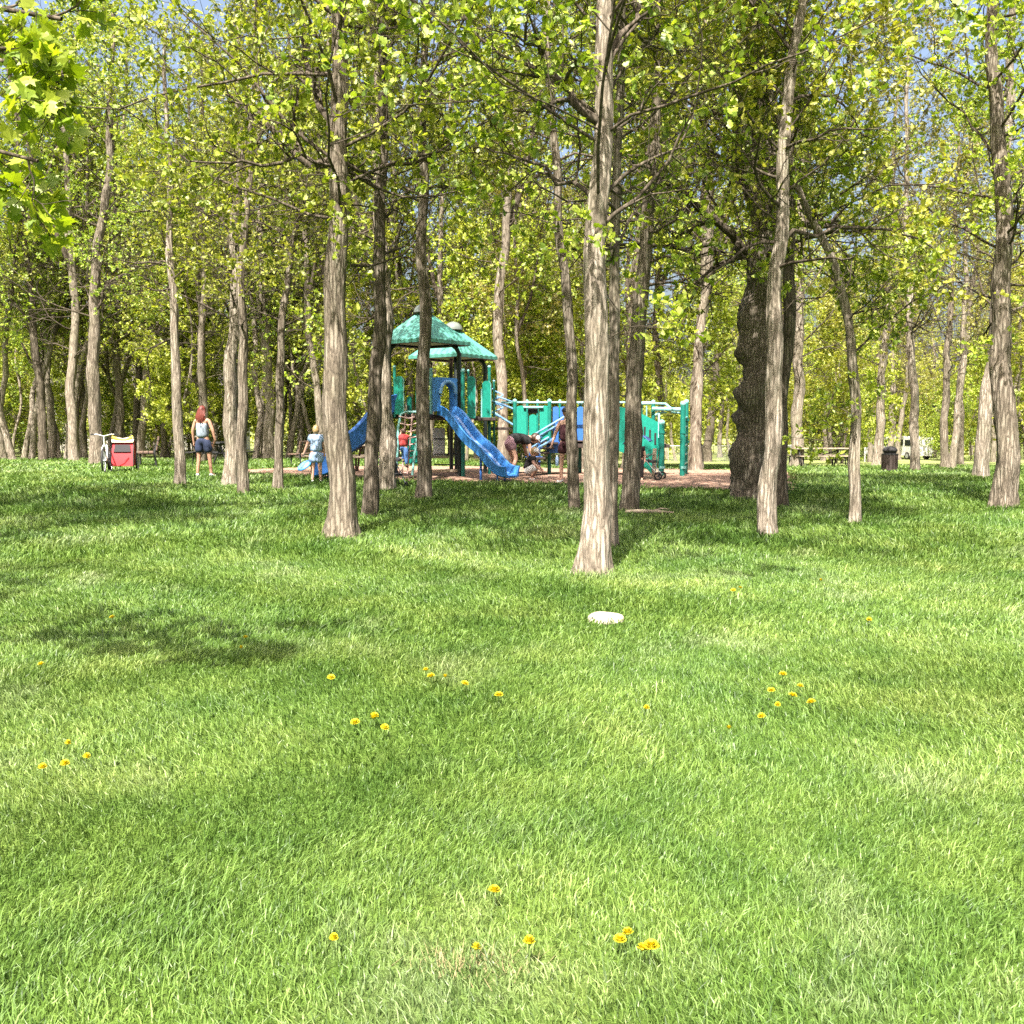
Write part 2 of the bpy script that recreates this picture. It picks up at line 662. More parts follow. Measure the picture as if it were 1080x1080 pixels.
def in_poly(x, y, poly):
    x, y = np.asarray(x), np.asarray(y)
    ins = np.zeros(x.shape, bool)
    j = len(poly) - 1
    for i in range(len(poly)):
        xi, yi = poly[i]
        xj, yj = poly[j]
        c = ((yi > y) != (yj > y)) & (x < (xj - xi) * (y - yi) / (yj - yi + 1e-12) + xi)
        ins ^= c
        j = i
    return ins


bm = bmesh.new()
fx = np.arange(MUL[:, 0].min() - .3, MUL[:, 0].max() + .3, .22)
fy = np.arange(MUL[:, 1].min() - .3, MUL[:, 1].max() + .3, .22)
FX, FY = np.meshgrid(fx, fy)
FZ = ground_z(FX, FY) + .012 + _rg.uniform(0, .02, FX.shape)
inside = in_poly(FX, FY, MUL)
vid = -np.ones(FX.shape, int)
Vm = np.stack([FX, FY, FZ], -1).reshape(-1, 3)
q = []
for j in range(FX.shape[0] - 1):
    for i in range(FX.shape[1] - 1):
        if inside[j, i] or inside[j + 1, i + 1] or inside[j, i + 1] or inside[j + 1, i]:
            k = j * FX.shape[1] + i
            q.append((k, k + 1, k + 1 + FX.shape[1], k + FX.shape[1]))
bm.free()
qa = np.array(q)
used = np.unique(qa)
remap = -np.ones(len(Vm), int)
remap[used] = np.arange(len(used))
tag(mk('mulch_ground', Vm[used], [remap[qa]], M_MULCH, smooth=True), kind='structure')

# ------------------------------------------------------------------ grass blades (uncountable: one object)
def make_grass():
    rg = np.random.default_rng(11)
    parts = []
    for d0, d1, dens, wid, hgt in ((2.0, 4.5, 8800, .0043, .034), (4.5, 7.5, 4800, .0058, .037), (7.5, 12, 2300, .0088, .042),
                                   (12, 18, 800, .013, .065), (18, 27, 330, .022, .07), (27, 42, 110, .040, .08)):
        x1 = .56 * d1 + 1.2
        n = int(2 * x1 * (d1 - d0) * dens)
        x = rg.uniform(-x1, x1, n)
        y = rg.uniform(d0, d1, n)
        keep = np.abs(x) < .56 * y + 1.2
        keep &= ~in_poly(x, y, MUL) if d1 > 18 else True
        x, y = x[keep], y[keep]
        parts.append((x, y, np.full(len(x), wid), np.full(len(x), hgt)))
    for bx, by, br in BASES:
        if by < 30:
            m = 420
            a = rg.uniform(0, 2 * pi, m)
            rr = br * 1.15 + np.abs(rg.normal(0, .13, m))
            parts.append((bx + rr * np.cos(a), by + rr * np.sin(a), np.full(m, .0007 * by + .002), np.full(m, .075)))
    x, y, wd, hg = (np.concatenate(a) for a in zip(*parts))
    n = len(x)
    # tufts: pull blades loosely towards clump lines so that the turf is uneven
    f = np.sin(x * 3.1 + 1.7 * np.sin(y * 1.3)) * np.sin(y * 2.7 + 1.1 * np.sin(x * 1.9)) + .6 * np.sin(x * 9.3 + y * 4.1) * np.sin(y * 8.1 - x * 3.3)
    h = hg * (1 + .22 * f) * rg.lognormal(0, .28, n)
    wd = wd * rg.uniform(.7, 1.3, n)
    az = rg.uniform(0, 2 * pi, n)
    flow = 2.2 * np.sin(x * .8 + 1.3 * np.sin(y * .6)) + 1.5 * np.sin(y * 1.1 + x * .4)
    lean = rg.uniform(.1, 1.15, n) * h
    dx = np.cos(az) * lean + .35 * h * np.cos(flow)
    dy = np.sin(az) * lean + .35 * h * np.sin(flow)
    fa = rg.uniform(0, pi, n)
    wx, wy = np.cos(fa) * wd / 2, np.sin(fa) * wd / 2
    z = ground_z(x, y)
    V = np.empty((n, 5, 3))
    V[:, 0] = np.stack([x - wx, y - wy, z - .004], 1)
    V[:, 1] = np.stack([x + wx, y + wy, z - .004], 1)
    V[:, 2] = np.stack([x + wx * .8 + dx * .35, y + wy * .8 + dy * .35, z + h * .6], 1)
    V[:, 3] = np.stack([x - wx * .8 + dx * .35, y - wy * .8 + dy * .35, z + h * .6], 1)
    V[:, 4] = np.stack([x + dx, y + dy, z + h * rg.uniform(.75, 1.0, n)], 1)
    b = np.arange(n)[:, None] * 5
    o = mk('grass', V.reshape(-1, 3), [b + np.array([[0, 1, 2, 3]]), b + np.array([[3, 2, 4]])], M_GRASS)
    tag(o, 'short green lawn grass growing across the open ground', 'grass', kind='stuff')


# ------------------------------------------------------------------ trees
def tubes(P, Rr, S):
    """P [M,K,3], Rr [M,K] -> verts, quads"""
    Mn, K, _ = P.shape
    T = norm(np.gradient(P, axis=1))
    m = norm(P[:, -1] - P[:, 0])
    ref = np.where(np.abs(m[:, 2:3]) < .8, np.array([[0, 0, 1.0]]), np.array([[1.0, 0, 0]]))
    u = norm(np.cross(T, ref[:, None]))
    v = np.cross(T, u)
    a = np.arange(S) * 2 * pi / S
    V = P[:, :, None] + Rr[:, :, None, None] * (np.cos(a)[:, None] * u[:, :, None] + np.sin(a)[:, None] * v[:, :, None])
    base = (np.arange(Mn)[:, None, None] * K + np.arange(K - 1)[None, :, None]) * S
    i = np.arange(S)[None, None]
    j = (i + 1) % S
    F = np.stack([base + i, base + j, base + S + j, base + S + i], -1).reshape(-1, 4)
    return V.reshape(-1, 3), F


def interp_path(P, t):
    """P [M,K,3], t [M] in 0..1 -> points, tangents"""
    K = P.shape[1]
    f = np.clip(t, 0, .9999) * (K - 1)
    i = f.astype(int)
    a = (f - i)[:, None]
    r = np.arange(len(P))
    A, B = P[r, i], P[r, i + 1]
    return A * (1 - a) + B * a, norm(B - A), i, a[:, 0]


def spawn(rg, P, Rr, per, tr, ang, ratio, K, jit, trop, rr=.62, lenabs=None, rmin=.0025):
    Mn = len(P)
    P2, R2 = np.repeat(P, per, 0), np.repeat(Rr, per, 0)
    n = Mn * per
    t = (np.tile(np.linspace(tr[0], tr[1], per), Mn) + rg.uniform(-.5, .5, n) * (tr[1] - tr[0]) / per).clip(.02, .99)
    p, tan, i, a = interp_path(P2, t)
    rp = R2[np.arange(n), i] * (1 - a) + R2[np.arange(n), np.minimum(i + 1, R2.shape[1] - 1)] * a
    plen = np.linalg.norm(np.diff(P2, axis=1), axis=2).sum(1)
    rnd = rg.normal(0, 1, (n, 3))
    perp = norm(np.cross(tan, rnd))
    an = np.radians(rg.uniform(ang[0], ang[1], n))[:, None]
    d = norm(tan * np.cos(an) + perp * np.sin(an))
    L = plen * ratio * (1.05 - .5 * t) * rg.uniform(.65, 1.25, n) if lenabs is None else rg.uniform(lenabs[0], lenabs[1], n)
    return grow_paths(rg, p, d, L, np.maximum(rp * rr, rmin), K, jit, trop, rmin)


def grow_paths(rg, p, d, L, r0, K, jit, trop, rmin=.0025):
    n = len(p)
    C = np.empty((n, K, 3))
    C[:, 0] = p
    step = (L / (K - 1))[:, None]
    for k in range(1, K):
        d = norm(d + rg.normal(0, jit, (n, 3)) + np.array([0, 0, trop]))
        C[:, k] = C[:, k - 1] + d * step
    s = np.linspace(0, 1, K)[None]
    Rr = np.maximum(r0[:, None] * (1 - .72 * s), rmin)
    return C, Rr


MAPLE2D = np.array([(0, 0), (.10, .22), (.42, .10), (.34, .34), (.52, .52), (.26, .56), (.24, .78), (.12, .70), (0, 1.0)])
MAPLE2D = np.vstack([MAPLE2D, MAPLE2D[1:-1][::-1] * np.array([-1, 1])])


OAK2D = np.array([(0, 0), (.10, .12), (.24, .30), (.17, .42), (.36, .62), (.24, .74), (.26, .92), (0, 1.0)])
OAK2D = np.vstack([OAK2D, OAK2D[1:-1][::-1] * np.array([-1, 1])])


def leaves(rg, tw, nl, size, t0=.15, droop=-.1, maple=False):
    n = len(tw) * nl
    P2 = np.repeat(tw, nl, 0)
    t = rg.uniform(t0, 1.0, n)
    p, tan, _, _ = interp_path(P2, t)
    ax = norm(tan * .5 + rg.normal(0, .55, (n, 3)) + np.array([0, 0, droop]))
    nm = norm(rg.normal(0, .6, (n, 3)) + np.array([0, 0, .45]))
    sd_ = norm(np.cross(ax, nm))
    nm = np.cross(sd_, ax)
    L = (size * rg.uniform(.6, 1.25, n))[:, None]
    p = p + ax * L * .12
    if maple:
        T2 = OAK2D if maple == 'oak' else MAPLE2D
        k = len(T2)
        curl = rg.uniform(-.35, .5, n)[:, None, None]
        V = p[:, None] + L[:, None] * (T2[None, :, 0:1] * sd_[:, None] + T2[None, :, 1:2] * ax[:, None]
            - (curl * T2[None, :, 1:2] ** 2 + .5 * T2[None, :, 0:1] ** 2) * nm[:, None])
        F = np.arange(n)[:, None] * k + np.arange(k)[None]
        return V.reshape(-1, 3), F
    W = L * rg.uniform(.26, .40, n)[:, None]
    V = np.stack([p, p + ax * L * .55 + sd_ * W + nm * L * .08, p + ax * L, p + ax * L * .5 - sd_ * W + nm * L * .08], 1)
    F = np.arange(n)[:, None] * 4 + np.arange(4)[None]
    return V.reshape(-1, 3), F


def trunk_mesh(path, rad, S, seed, flare=.55, burls=(), rough=.05):
    rg = np.random.default_rng(seed)
    seg = np.linalg.norm(np.diff(path, axis=0), axis=1)
    h = np.concatenate([[0], np.cumsum(seg)])
    a = np.arange(S) * 2 * pi / S
    A, Hh = np.meshgrid(a, h)
    nl = rg.integers(4, 7)
    ph = rg.uniform(0, 6.28, 8)
    fl = np.exp(-Hh / .22)
    m = 1 + flare * fl * (.65 + .45 * np.cos(nl * A + ph[0]) + .3 * np.cos(2 * A + ph[1]))
    m += rough * (np.sin(3 * A + 1.9 * Hh + ph[2]) + .8 * np.sin(5 * A - 3.1 * Hh + ph[3]) + .7 * np.sin(2 * A + 5.3 * Hh + ph[4]))
    m += rg.normal(0, rough * .5, m.shape)
    for (bh, ba, bs, bw) in burls:
        da = np.angle(np.exp(1j * (A - ba)))
        m += bs * np.exp(-((Hh - bh) / bw) ** 2 - (da / .75) ** 2)
    T = norm(np.gradient(path, axis=0))
    u = norm(np.cross(T, np.array([[0, 1.0, 0]])))
    v = np.cross(T, u)
    V = path[:, None] + (rad[:, None] * m)[..., None] * (np.cos(A)[..., None] * u[:, None] + np.sin(A)[..., None] * v[:, None])
    K = len(path)
    b = np.arange(K - 1)[:, None] * S
    i = np.arange(S)[None]
    j = (i + 1) % S
    F = np.stack([b + i, b + j, b + S + j, b + S + i], -1).reshape(-1, 4)
    return V.reshape(-1, 3), F


def resample(pts, step):
    P = np.array(pts, float)
    h = np.concatenate([[0], np.cumsum(np.linalg.norm(np.diff(P, axis=0), axis=1))])
    n = max(4, int(h[-1] / step))
    s = np.linspace(0, h[-1], n)
    Q = np.stack([np.interp(s, h, P[:, k]) for k in range(3)], 1)
    k = max(1, int(.5 / step))
    for _ in range(k):
        Q[1:-1] = .25 * Q[:-2] + .5 * Q[1:-1] + .25 * Q[2:]
    return Q


def make_tree(name, label, cat, seed, path, r0, h0, leafmat, bark, group=None, loc=(0, 0, 0), n1=20, L1=3.2, per=(6, 5, 3), nl=8,
              leaf=.088, el=(-8, 48), step=.14, S=20, limbs=(), burls=(), flare=.55, rough=.065, taper=.75, fork=(), maple=False, tsize=(.16, .42),
              low=0, limb_len=None, dead=7, crook=1.0, t0=.62, dead_lo=.06):
    """path: points relative to the base; h0: share of the height where the crown starts"""
    rg = np.random.default_rng(seed)
    root = thing(name, label, cat, loc, 0, group)
    Q = resample(path, step)
    K = len(Q)
    s = np.linspace(0, 1, K)
    amp = (.015 + .11 * r0) * crook
    zz_ = Q[:, 2]
    for ax in (0, 1):
        f1, f2 = rg.uniform(1.2, 2.2), rg.uniform(3.0, 5.0)
        Q[:, ax] += np.minimum(1, zz_.clip(0) / .8) * amp * (np.sin(f1 * zz_ + rg.uniform(0, 6.28)) + .5 * np.sin(f2 * zz_ + rg.uniform(0, 6.28)))
    rad = r0 * np.maximum(1 - taper * s ** 1.1, .06)
    Vt, Ft = trunk_mesh(Q, rad, S, seed, flare, burls, rough)
    VS, FS, off = [Vt], [Ft], len(Vt)

    def addt(P, Rr, S_):
        nonlocal off
        v, f = tubes(P, Rr, S_)
        VS.append(v)
        FS.append(f + off)
        off += len(v)

    # level 1: limbs
    t = (h0 + (1 - h0) * (np.arange(n1) + rg.uniform(0, 1, n1)) / n1).clip(0, .985)
    p, tan, i, a = interp_path(np.repeat(Q[None], n1, 0), t)
    rp = np.interp(t, s, rad)
    az = np.arange(n1) * 2.4 + rg.uniform(-.6, .6, n1) + seed
    rel = (t - h0) / (1 - h0)
    e = np.radians(rg.uniform(el[0], el[1], n1) + 22 * rel)
    d = np.stack([np.cos(az) * np.cos(e), np.sin(az) * np.cos(e), np.sin(e)], 1)
    L = L1 * (1.0 - .55 * rel) * rg.uniform(.7, 1.25, n1)
    B1, R1 = grow_paths(rg, p, d, L, np.clip(rp * .34 * (.5 + .5 * rel), .012, .06), 9, .16, .05)
    levels = [(B1, R1)]
    extra = []
    for (pts, rr) in limbs:
        pa_ = np.array(pts, float)
        hh_ = np.concatenate([[0], np.cumsum(np.linalg.norm(np.diff(pa_, axis=0), axis=1))])
        q_ = np.stack([np.interp(np.linspace(0, hh_[-1], 9), hh_, pa_[:, k]) for k in range(3)], 1)
        q_[1:-1] += rg.normal(0, .05, (7, 3))
        extra.append((q_, rr * np.linspace(1, .3, 9)))
    if extra and limb_len:      # long bare limb that only carries spray towards its end
        E1 = np.array([x[0] for x in extra])
        ER = np.array([x[1] for x in extra])
        addt(E1, ER, 7)
        E2, ER2 = spawn(rg, E1, ER, 7, (.62, 1.0), (20, 75), 1, 6, .2, -.02, lenabs=limb_len)
        addt(E2, ER2, 5)
    elif extra:
        B1 = np.concatenate([B1, np.array([x[0] for x in extra])])
        R1 = np.concatenate([R1, np.array([x[1] for x in extra])])
    if low:       # short shoots straight off the trunk below the crown
        tl = rg.uniform(.16, h0 + .1, low)
        pl, _, _, _ = interp_path(np.repeat(Q[None], low, 0), tl)
        az = rg.uniform(0, 6.28, low)
        dl = np.stack([np.cos(az), np.sin(az), rg.uniform(.1, .9, low)], 1)
        Bl, Rl = grow_paths(rg, pl, norm(dl), rg.uniform(.3, .9, low), np.full(low, .008), 9, .22, .03)
    addt(B1, R1, 7)
    B2, R2 = spawn(rg, B1, R1, per[0], (.22, .97), (28, 68), .52, 6, .22, .03)
    addt(B2, R2, 5)
    if extra and limb_len:
        B2 = np.concatenate([B2, E2])
        R2 = np.concatenate([R2, ER2])
    B3, R3 = spawn(rg, B2, R2, per[1], (.2, 1.0), (28, 70), .55, 4, .25, 0.0)
    addt(B3, R3, 4)
    if low:
        addt(Bl, Rl, 4)
        B3l, R3l = spawn(rg, Bl, Rl, 5, (.3, 1.0), (25, 60), .45, 4, .2, 0.0)
        addt(B3l, R3l, 3)
        B3 = np.concatenate([B3, B3l])
        R3 = np.concatenate([R3, R3l])
    B4, R4 = spawn(rg, B3, R3, per[2], (.25, 1.0), (25, 65), .5, 3, .2, .02, lenabs=tsize)
    addt(B4, R4, 3)
    if dead:      # bare lower branches with fine twigs
        td = rg.uniform(max(.12, h0 - dead_lo), min(.9, h0 + .28), dead)
        pd, _, _, _ = interp_path(np.repeat(Q[None], dead, 0), td)
        az = rg.uniform(0, 6.28, dead)
        dd = np.stack([np.cos(az), np.sin(az), rg.uniform(-.15, .8, dead)], 1)
        D1, DR1 = grow_paths(rg, pd, norm(dd), rg.uniform(.7, 2.3, dead), np.full(dead, min(.028, .16 * r0 + .006)), 8, .24, .02)
        D2, DR2 = spawn(rg, D1, DR1, 6, (.2, .97), (30, 75), .5, 6, .28, .0)
        D3, DR3 = spawn(rg, D2, DR2, 5, (.2, 1.0), (30, 70), .5, 4, .28, .0)
        addt(D1, DR1, 6)
        addt(D2, DR2, 4)
        addt(D3, DR3, 3)
    tk = mk('trunk', np.concatenate(VS), [np.concatenate(FS)], BARK[bark], root, smooth=True)
    tk.data.materials.append(BARK['branch'])
    mi = np.zeros(sum(len(f) for f in FS), np.int32)
    mi[len(Ft):] = 1
    tk.data.polygons.foreach_set('material_index', mi)
    keep = rg.uniform(0, 1, len(B4)) < .8
    Vl, Fl = leaves(rg, B4[keep], nl, leaf, t0=t0, maple=maple)
    mk('crown', Vl, [Fl], LEAF[leafmat], root)
    return root


TREES = []
BASES = []


def photo_tree(label, base, pts, wpx, H, h0, leafmat, bark, seed, name='tree', cat='tree', limbs=(), burl_px=(), drift=(0, 0), **kw):
    """a tree traced from the photograph: base pixel, pixels along its trunk, trunk width in px, real height H"""
    b = at(*base)
    D = b[1]
    P = [np.array([0, 0, -.08])]
    for (px, py) in pts:
        P.append(pt(px, py, D) - b)
    top = P[-1]
    lastdir = norm(P[-1] - P[-2])
    while top[2] < H:
        lastdir = norm(lastdir * .8 + np.array([drift[0], drift[1], 1.0]) * .2)
        top = top + lastdir * .8
        P.append(top)
    r0 = wpx * D / 1060 / 2
    lm = []
    for (pp, rr) in limbs:
        q_ = []
        for k, z in enumerate(pp):
            dd = D + (z[2] if len(z) > 2 else 0)
            q_.append(pt(z[0], z[1], dd) - b)
        lm.append((q_, rr))
    TREES.append((b[0], b[1]))
    BASES.append((b[0], b[1], r0))
    return make_tree(name, label, cat, seed, P, r0 * 1.06, h0, leafmat, bark, loc=b, limbs=lm, **kw)


# --- the trees one can tell apart, near to far
photo_tree('thick pale grey trunk standing nearest the camera, in front of the playground stairs', (626, 606),
           [(627, 540), (629, 450), (630, 350), (632, 220), (634, 100), (636, 20)], 28, 9.2, 0.4, 'mid', 'pale', 156, maple='oak', limbs=[([(633, 130), (606, 112), (580, 75), (555, 20, -.5)], .055), ([(632, 215), (598, 190, .3), (560, 172, .6), (500, 150, .8)], .03),
                  ([(634, 80), (665, 30, .4), (690, -40, .8)], .05)],
           n1=26, L1=4.20, nl=8, S=36, step=.07, low=2, flare=.8, rough=.035)
photo_tree('dark narrow trunk tucked just behind the thick pale trunk nearest the camera', (645, 578),
           [(645, 520), (646, 430), (648, 330), (650, 220), (653, 120)], 13, 9.5, 0.46, 'mid', 'grey', 102, maple='oak', n1=15, L1=2.94, low=0, nl=4, crook=.4)
photo_tree('broad grey-brown trunk with flared foot, in front of the child in the blue shirt', (360, 567),
           [(359, 520), (356, 430), (354, 340), (354, 250), (357, 150), (360, 60)], 27, 10.2, 0.4, 'mid', 'grey', 103, maple='oak', limbs=[([(350, 170), (318, 166), (296, 150, .2), (274, 122, .4), (240, 100, .7)], .07), ([(350, 172), (310, 172, -.2), (260, 175, -.5), (200, 170, -.8)], .035),
                  ([(356, 150), (335, 105, .4), (318, 40, .8)], .06)],
           n1=25, L1=4.20, nl=8, S=36, step=.07, low=5, flare=.95, rough=.035)
photo_tree('dark slim trunk leaning beside the broad flared trunk, left of the climbing net', (390, 545),
           [(392, 500), (396, 420), (399, 340), (402, 240), (403, 140), (404, 60)], 15, 10.5, 0.42, 'mid', 'brown', 104, maple='oak', limbs=[([(402, 190), (380, 175), (362, 160, -.3), (330, 140, -.5)], .03), ([(403, 175), (428, 168), (455, 160, .3), (520, 150, .8)], .035)],
           n1=19, L1=3.04, nl=8, S=28, step=.09, low=4, flare=.4)
photo_tree('pale smooth trunk close behind the dark slim trunk, touching the climbing net', (407, 518),
           [(407, 470), (406, 400), (405, 320), (401, 230), (400, 140)], 17, 10.5, 0.37, 'yellow', 'pale', 105, n1=13, L1=2.0, nl=4, S=24, flare=.35)
photo_tree('narrow grey trunk standing in front of the playground roof and blue slide', (447, 527),
           [(447, 480), (447, 400), (447, 320), (446, 230), (445, 160), (447, 90)], 14.5, 10.5, .48, 'mid', 'grey', 106, maple='oak', n1=14, L1=2.0, nl=4, S=24, low=0, flare=.5,
           limbs=[([(446, 170), (470, 150, .2), (500, 140, .4), (545, 120, .6)], .03)])
photo_tree('thin dark trunk between the playground stairs and the thick pale trunk', (606, 538),
           [(605, 500), (603, 430), (600, 350), (597, 290), (588, 220), (583, 140)], 11.5, 12, 0.40, 'mid', 'grey', 107, n1=13, L1=2.2, nl=4, S=18, flare=.5)
photo_tree('grey trunk leaning to one side in front of the green ramp wall', (664, 540),
           [(666, 490), (669, 420), (673, 340), (680, 270), (686, 200), (692, 110)], 18, 10.5, 0.41, 'mid', 'grey', 108, maple='oak', n1=20, L1=3.15, S=24, low=0, nl=5, crook=.4, flare=.35)
photo_tree('massive dark gnarled oak with burls swelling from its trunk', (798, 526),
           [(796, 480), (798, 440), (803, 400), (806, 350), (808, 300), (806, 262)], 42, 10.5, 0.34, 'yellow', 'grey', 109, maple='oak', taper=.6,
           burls=[(.9, .2, .22, .25), (1.65, -.1, .55, .17), (2.05, .25, .62, .17), (2.95, .1, .55, .2), (2.4, pi / 2, .2, .3), (3.6, .3, .25, .3), (1.2, pi / 2, .18, .3)],
           limbs=[([(804, 290), (788, 268), (762, 240, -.3), (735, 215, -.6), (690, 190, -1)], .12), ([(806, 262), (790, 200, .5), (775, 130, 1), (770, 60, 1.4)], .10),
                  ([(808, 262), (840, 240), (880, 235, .5), (930, 250, 1.2)], .07)],
           n1=19, L1=3.99, S=40, step=.06, flare=.3, rough=.085, per=(6, 5, 3))
photo_tree('straight pale tan trunk in front of the gnarled dark oak', (809, 565),
           [(810, 520), (814, 450), (817, 380), (819, 300), (822, 230), (828, 150), (836, 80)], 18, 9.5, 0.42, 'yellow', 'pale', 110, maple='oak', n1=20, L1=3.36, nl=8, S=28, step=.08, flare=.55,
           limbs=[([(820, 260), (845, 245), (885, 243, .3), (940, 246, .6), (985, 262, .9)], .035)])
photo_tree('dark trunk hidden half behind the straight pale tan trunk', (823, 535),
           [(823, 490), (825, 430), (829, 360), (831, 300), (834, 230), (838, 160)], 15, 10.5, 0.44, 'yellow', 'brown', 111, maple='oak', n1=18, L1=3.36, nl=4, S=20)
photo_tree('slender pale trunk standing alone between the gnarled oak and the trash bin', (902, 553),
           [(902, 500), (902, 440), (899, 390), (893, 330), (883, 280), (872, 262)], 11.5, 7.5, 0.37, 'mid', 'pale', 112, n1=18, L1=1.78, S=18, flare=.4, per=(5, 4, 4), low=8)
photo_tree('tall shaded dark trunk at the edge of the open lawn beyond the trash bin', (1059, 536),
           [(1059, 480), (1059, 400), (1058, 320), (1056, 250), (1055, 170), (1050, 90)], 22, 11, 0.35, 'yellow', 'grey', 113, maple='oak', n1=22, L1=3.57, S=30, step=.08, flare=.5, low=6)
photo_tree('pale trunk leaning behind the tall shaded dark trunk', (1034, 504),
           [(1036, 470), (1041, 420), (1048, 370), (1053, 320), (1057, 250)], 14, 14, 0.31, 'yellow', 'pale', 114, n1=19, L1=3.57, S=18)
photo_tree('thin pale trunk nearest the trash bin on its far-field side', (965, 498),
           [(965, 470), (964, 430), (962, 380), (958, 300)], 9, 12, 0.28, 'olive', 'pale', 115, n1=19, L1=3.15, S=14)
photo_tree('pale trunk leaning over just behind the trash bin', (925, 491),
           [(927, 460), (930, 410), (934, 350), (938, 280)], 9, 15, 0.26, 'olive', 'pale', 116, n1=20, L1=3.78, S=14)
photo_tree('white slim birch-like trunk above the trash bin', (939, 488),
           [(940, 450), (942, 400), (944, 330)], 6, 14, 0.30, 'olive', 'pale', 117, n1=19, L1=3.36, S=12)
photo_tree('first of two crossing pale trunks out on the lawn past the trash bin', (997, 494),
           [(996, 460), (997, 420), (1000, 360), (1004, 300)], 8, 13, 0.30, 'olive', 'grey', 118, n1=19, L1=3.36, S=14)
photo_tree('second, leaning one of two crossing pale trunks past the trash bin', (1004, 494),
           [(1007, 460), (1011, 430), (1016, 380), (1018, 300)], 7, 12, 0.30, 'olive', 'pale', 119, n1=19, L1=3.36, S=14)
photo_tree('pale trunk rising at the near end of the picnic table on the lawn', (840, 492),
           [(841, 460), (842, 400), (843, 330), (845, 240)], 12, 15, 0.26, 'yellow', 'pale', 120, n1=22, L1=3.78, S=16)
photo_tree('forked trunk behind the picnic table on the lawn', (871, 486),
           [(873, 450), (877, 400), (878, 330), (880, 250)], 9, 16, 0.25, 'yellow', 'grey', 121, n1=22, L1=3.99, S=14)
photo_tree('dark leaning trunk by the chain-link fence beyond the green gate posts', (746, 487),
           [(748, 455), (753, 415), (757, 370), (760, 300)], 9, 16, 0.22, 'yellow', 'brown', 122, n1=22, L1=4.73, S=14)
photo_tree('slim pale trunk between the red bike trailer and the woman', (190, 513),
           [(189, 470), (186, 400), (183, 330), (180, 260), (178, 190)], 10.5, 9.5, 0.37, 'mid', 'pale', 123, n1=13, L1=1.9, nl=4, S=18)
photo_tree('stout pale trunk beside the woman in shorts', (243, 513),
           [(243, 470), (244, 400), (247, 330), (248, 270), (250, 210)], 14.5, 9.8, 0.35, 'mid', 'pale', 124, n1=14, L1=2.0, nl=4, S=22,
           limbs=[([(247, 250), (232, 228), (215, 218, .2), (190, 215, .4)], .035)])
photo_tree('thinner spotted trunk close against the stout pale trunk by the woman', (257, 522),
           [(256, 470), (255, 400), (256, 330), (256, 260), (262, 190)], 11, 9.5, 0.37, 'mid', 'grey', 125, n1=13, L1=1.9, nl=4, S=18)
photo_tree('slim pale trunk turning dark and leaning higher up, near the blue-shirted child', (293, 518),
           [(293, 480), (294, 430), (297, 360), (305, 290), (313, 225), (318, 150)], 9, 9.5, 0.39, 'mid', 'grey', 126, n1=13, L1=1.9, nl=4, S=18)
photo_tree('pale forked trunk right behind the bicycle', (101, 490),
           [(101, 450), (99, 380), (98, 310), (104, 270), (112, 200)], 13, 14, 0.30, 'mid', 'grey', 127, n1=20, L1=3.57, S=18,
           limbs=[([(99, 330), (112, 300), (128, 288, .3), (160, 290, .6)], .05)])
photo_tree('leaning brown trunk at the wood edge, nearer the bicycle than its pale partner', (46, 486),
           [(45, 450), (41, 400), (36, 350), (30, 290), (22, 200)], 9, 14, 0.30, 'mid', 'brown', 128, n1=19, L1=3.36, S=14,
           limbs=[([(35, 340), (18, 322), (2, 308, -.3), (-30, 290, -.6)], .05)])
photo_tree('pale trunk directly behind the leaning brown trunk at the wood edge', (55, 484),
           [(54, 450), (50, 390), (48, 320), (46, 250)], 8, 15, 0.30, 'yellow', 'pale', 129, n1=19, L1=3.36, S=14)
photo_tree('crooked trunk between the pale partner trunk and the bicycle', (78, 484),
           [(79, 450), (83, 410), (85, 360), (83, 290)], 8, 14, 0.32, 'mid', 'grey', 130, n1=19, L1=3.36, S=14)
photo_tree('pale trunk with a broken elbow leaning behind the bike trailer', (149, 484),
           [(150, 450), (154, 400), (162, 350), (170, 330), (178, 280)], 8, 13, 0.32, 'mid', 'pale', 131, n1=18, L1=3.15, S=14)
photo_tree('upright trunk right above the red bike trailer', (126, 484),
           [(126, 440), (124, 380), (125, 310), (123, 240)], 8, 15, 0.30, 'yellow', 'grey', 132, n1=19, L1=3.36, S=14)
photo_tree('dark trunk behind the woman\'s head', (213, 486),
           [(213, 440), (213, 380), (211, 300), (213, 230)], 9, 15, 0.30, 'mid', 'brown', 133, n1=19, L1=3.36, S=14)
photo_tree('pale thick trunk in the wood past the spotted trunk', (284, 485),
           [(284, 440), (282, 380), (276, 320), (275, 240)], 11, 15, 0.30, 'mid', 'pale', 134, n1=19, L1=3.36, S=16)

# --- maple just outside the frame whose branch hangs into it
mp = np.array([-7.4, 4.3, 0])


def rel(px, py, d):
    return pt(px, py, d) - mp


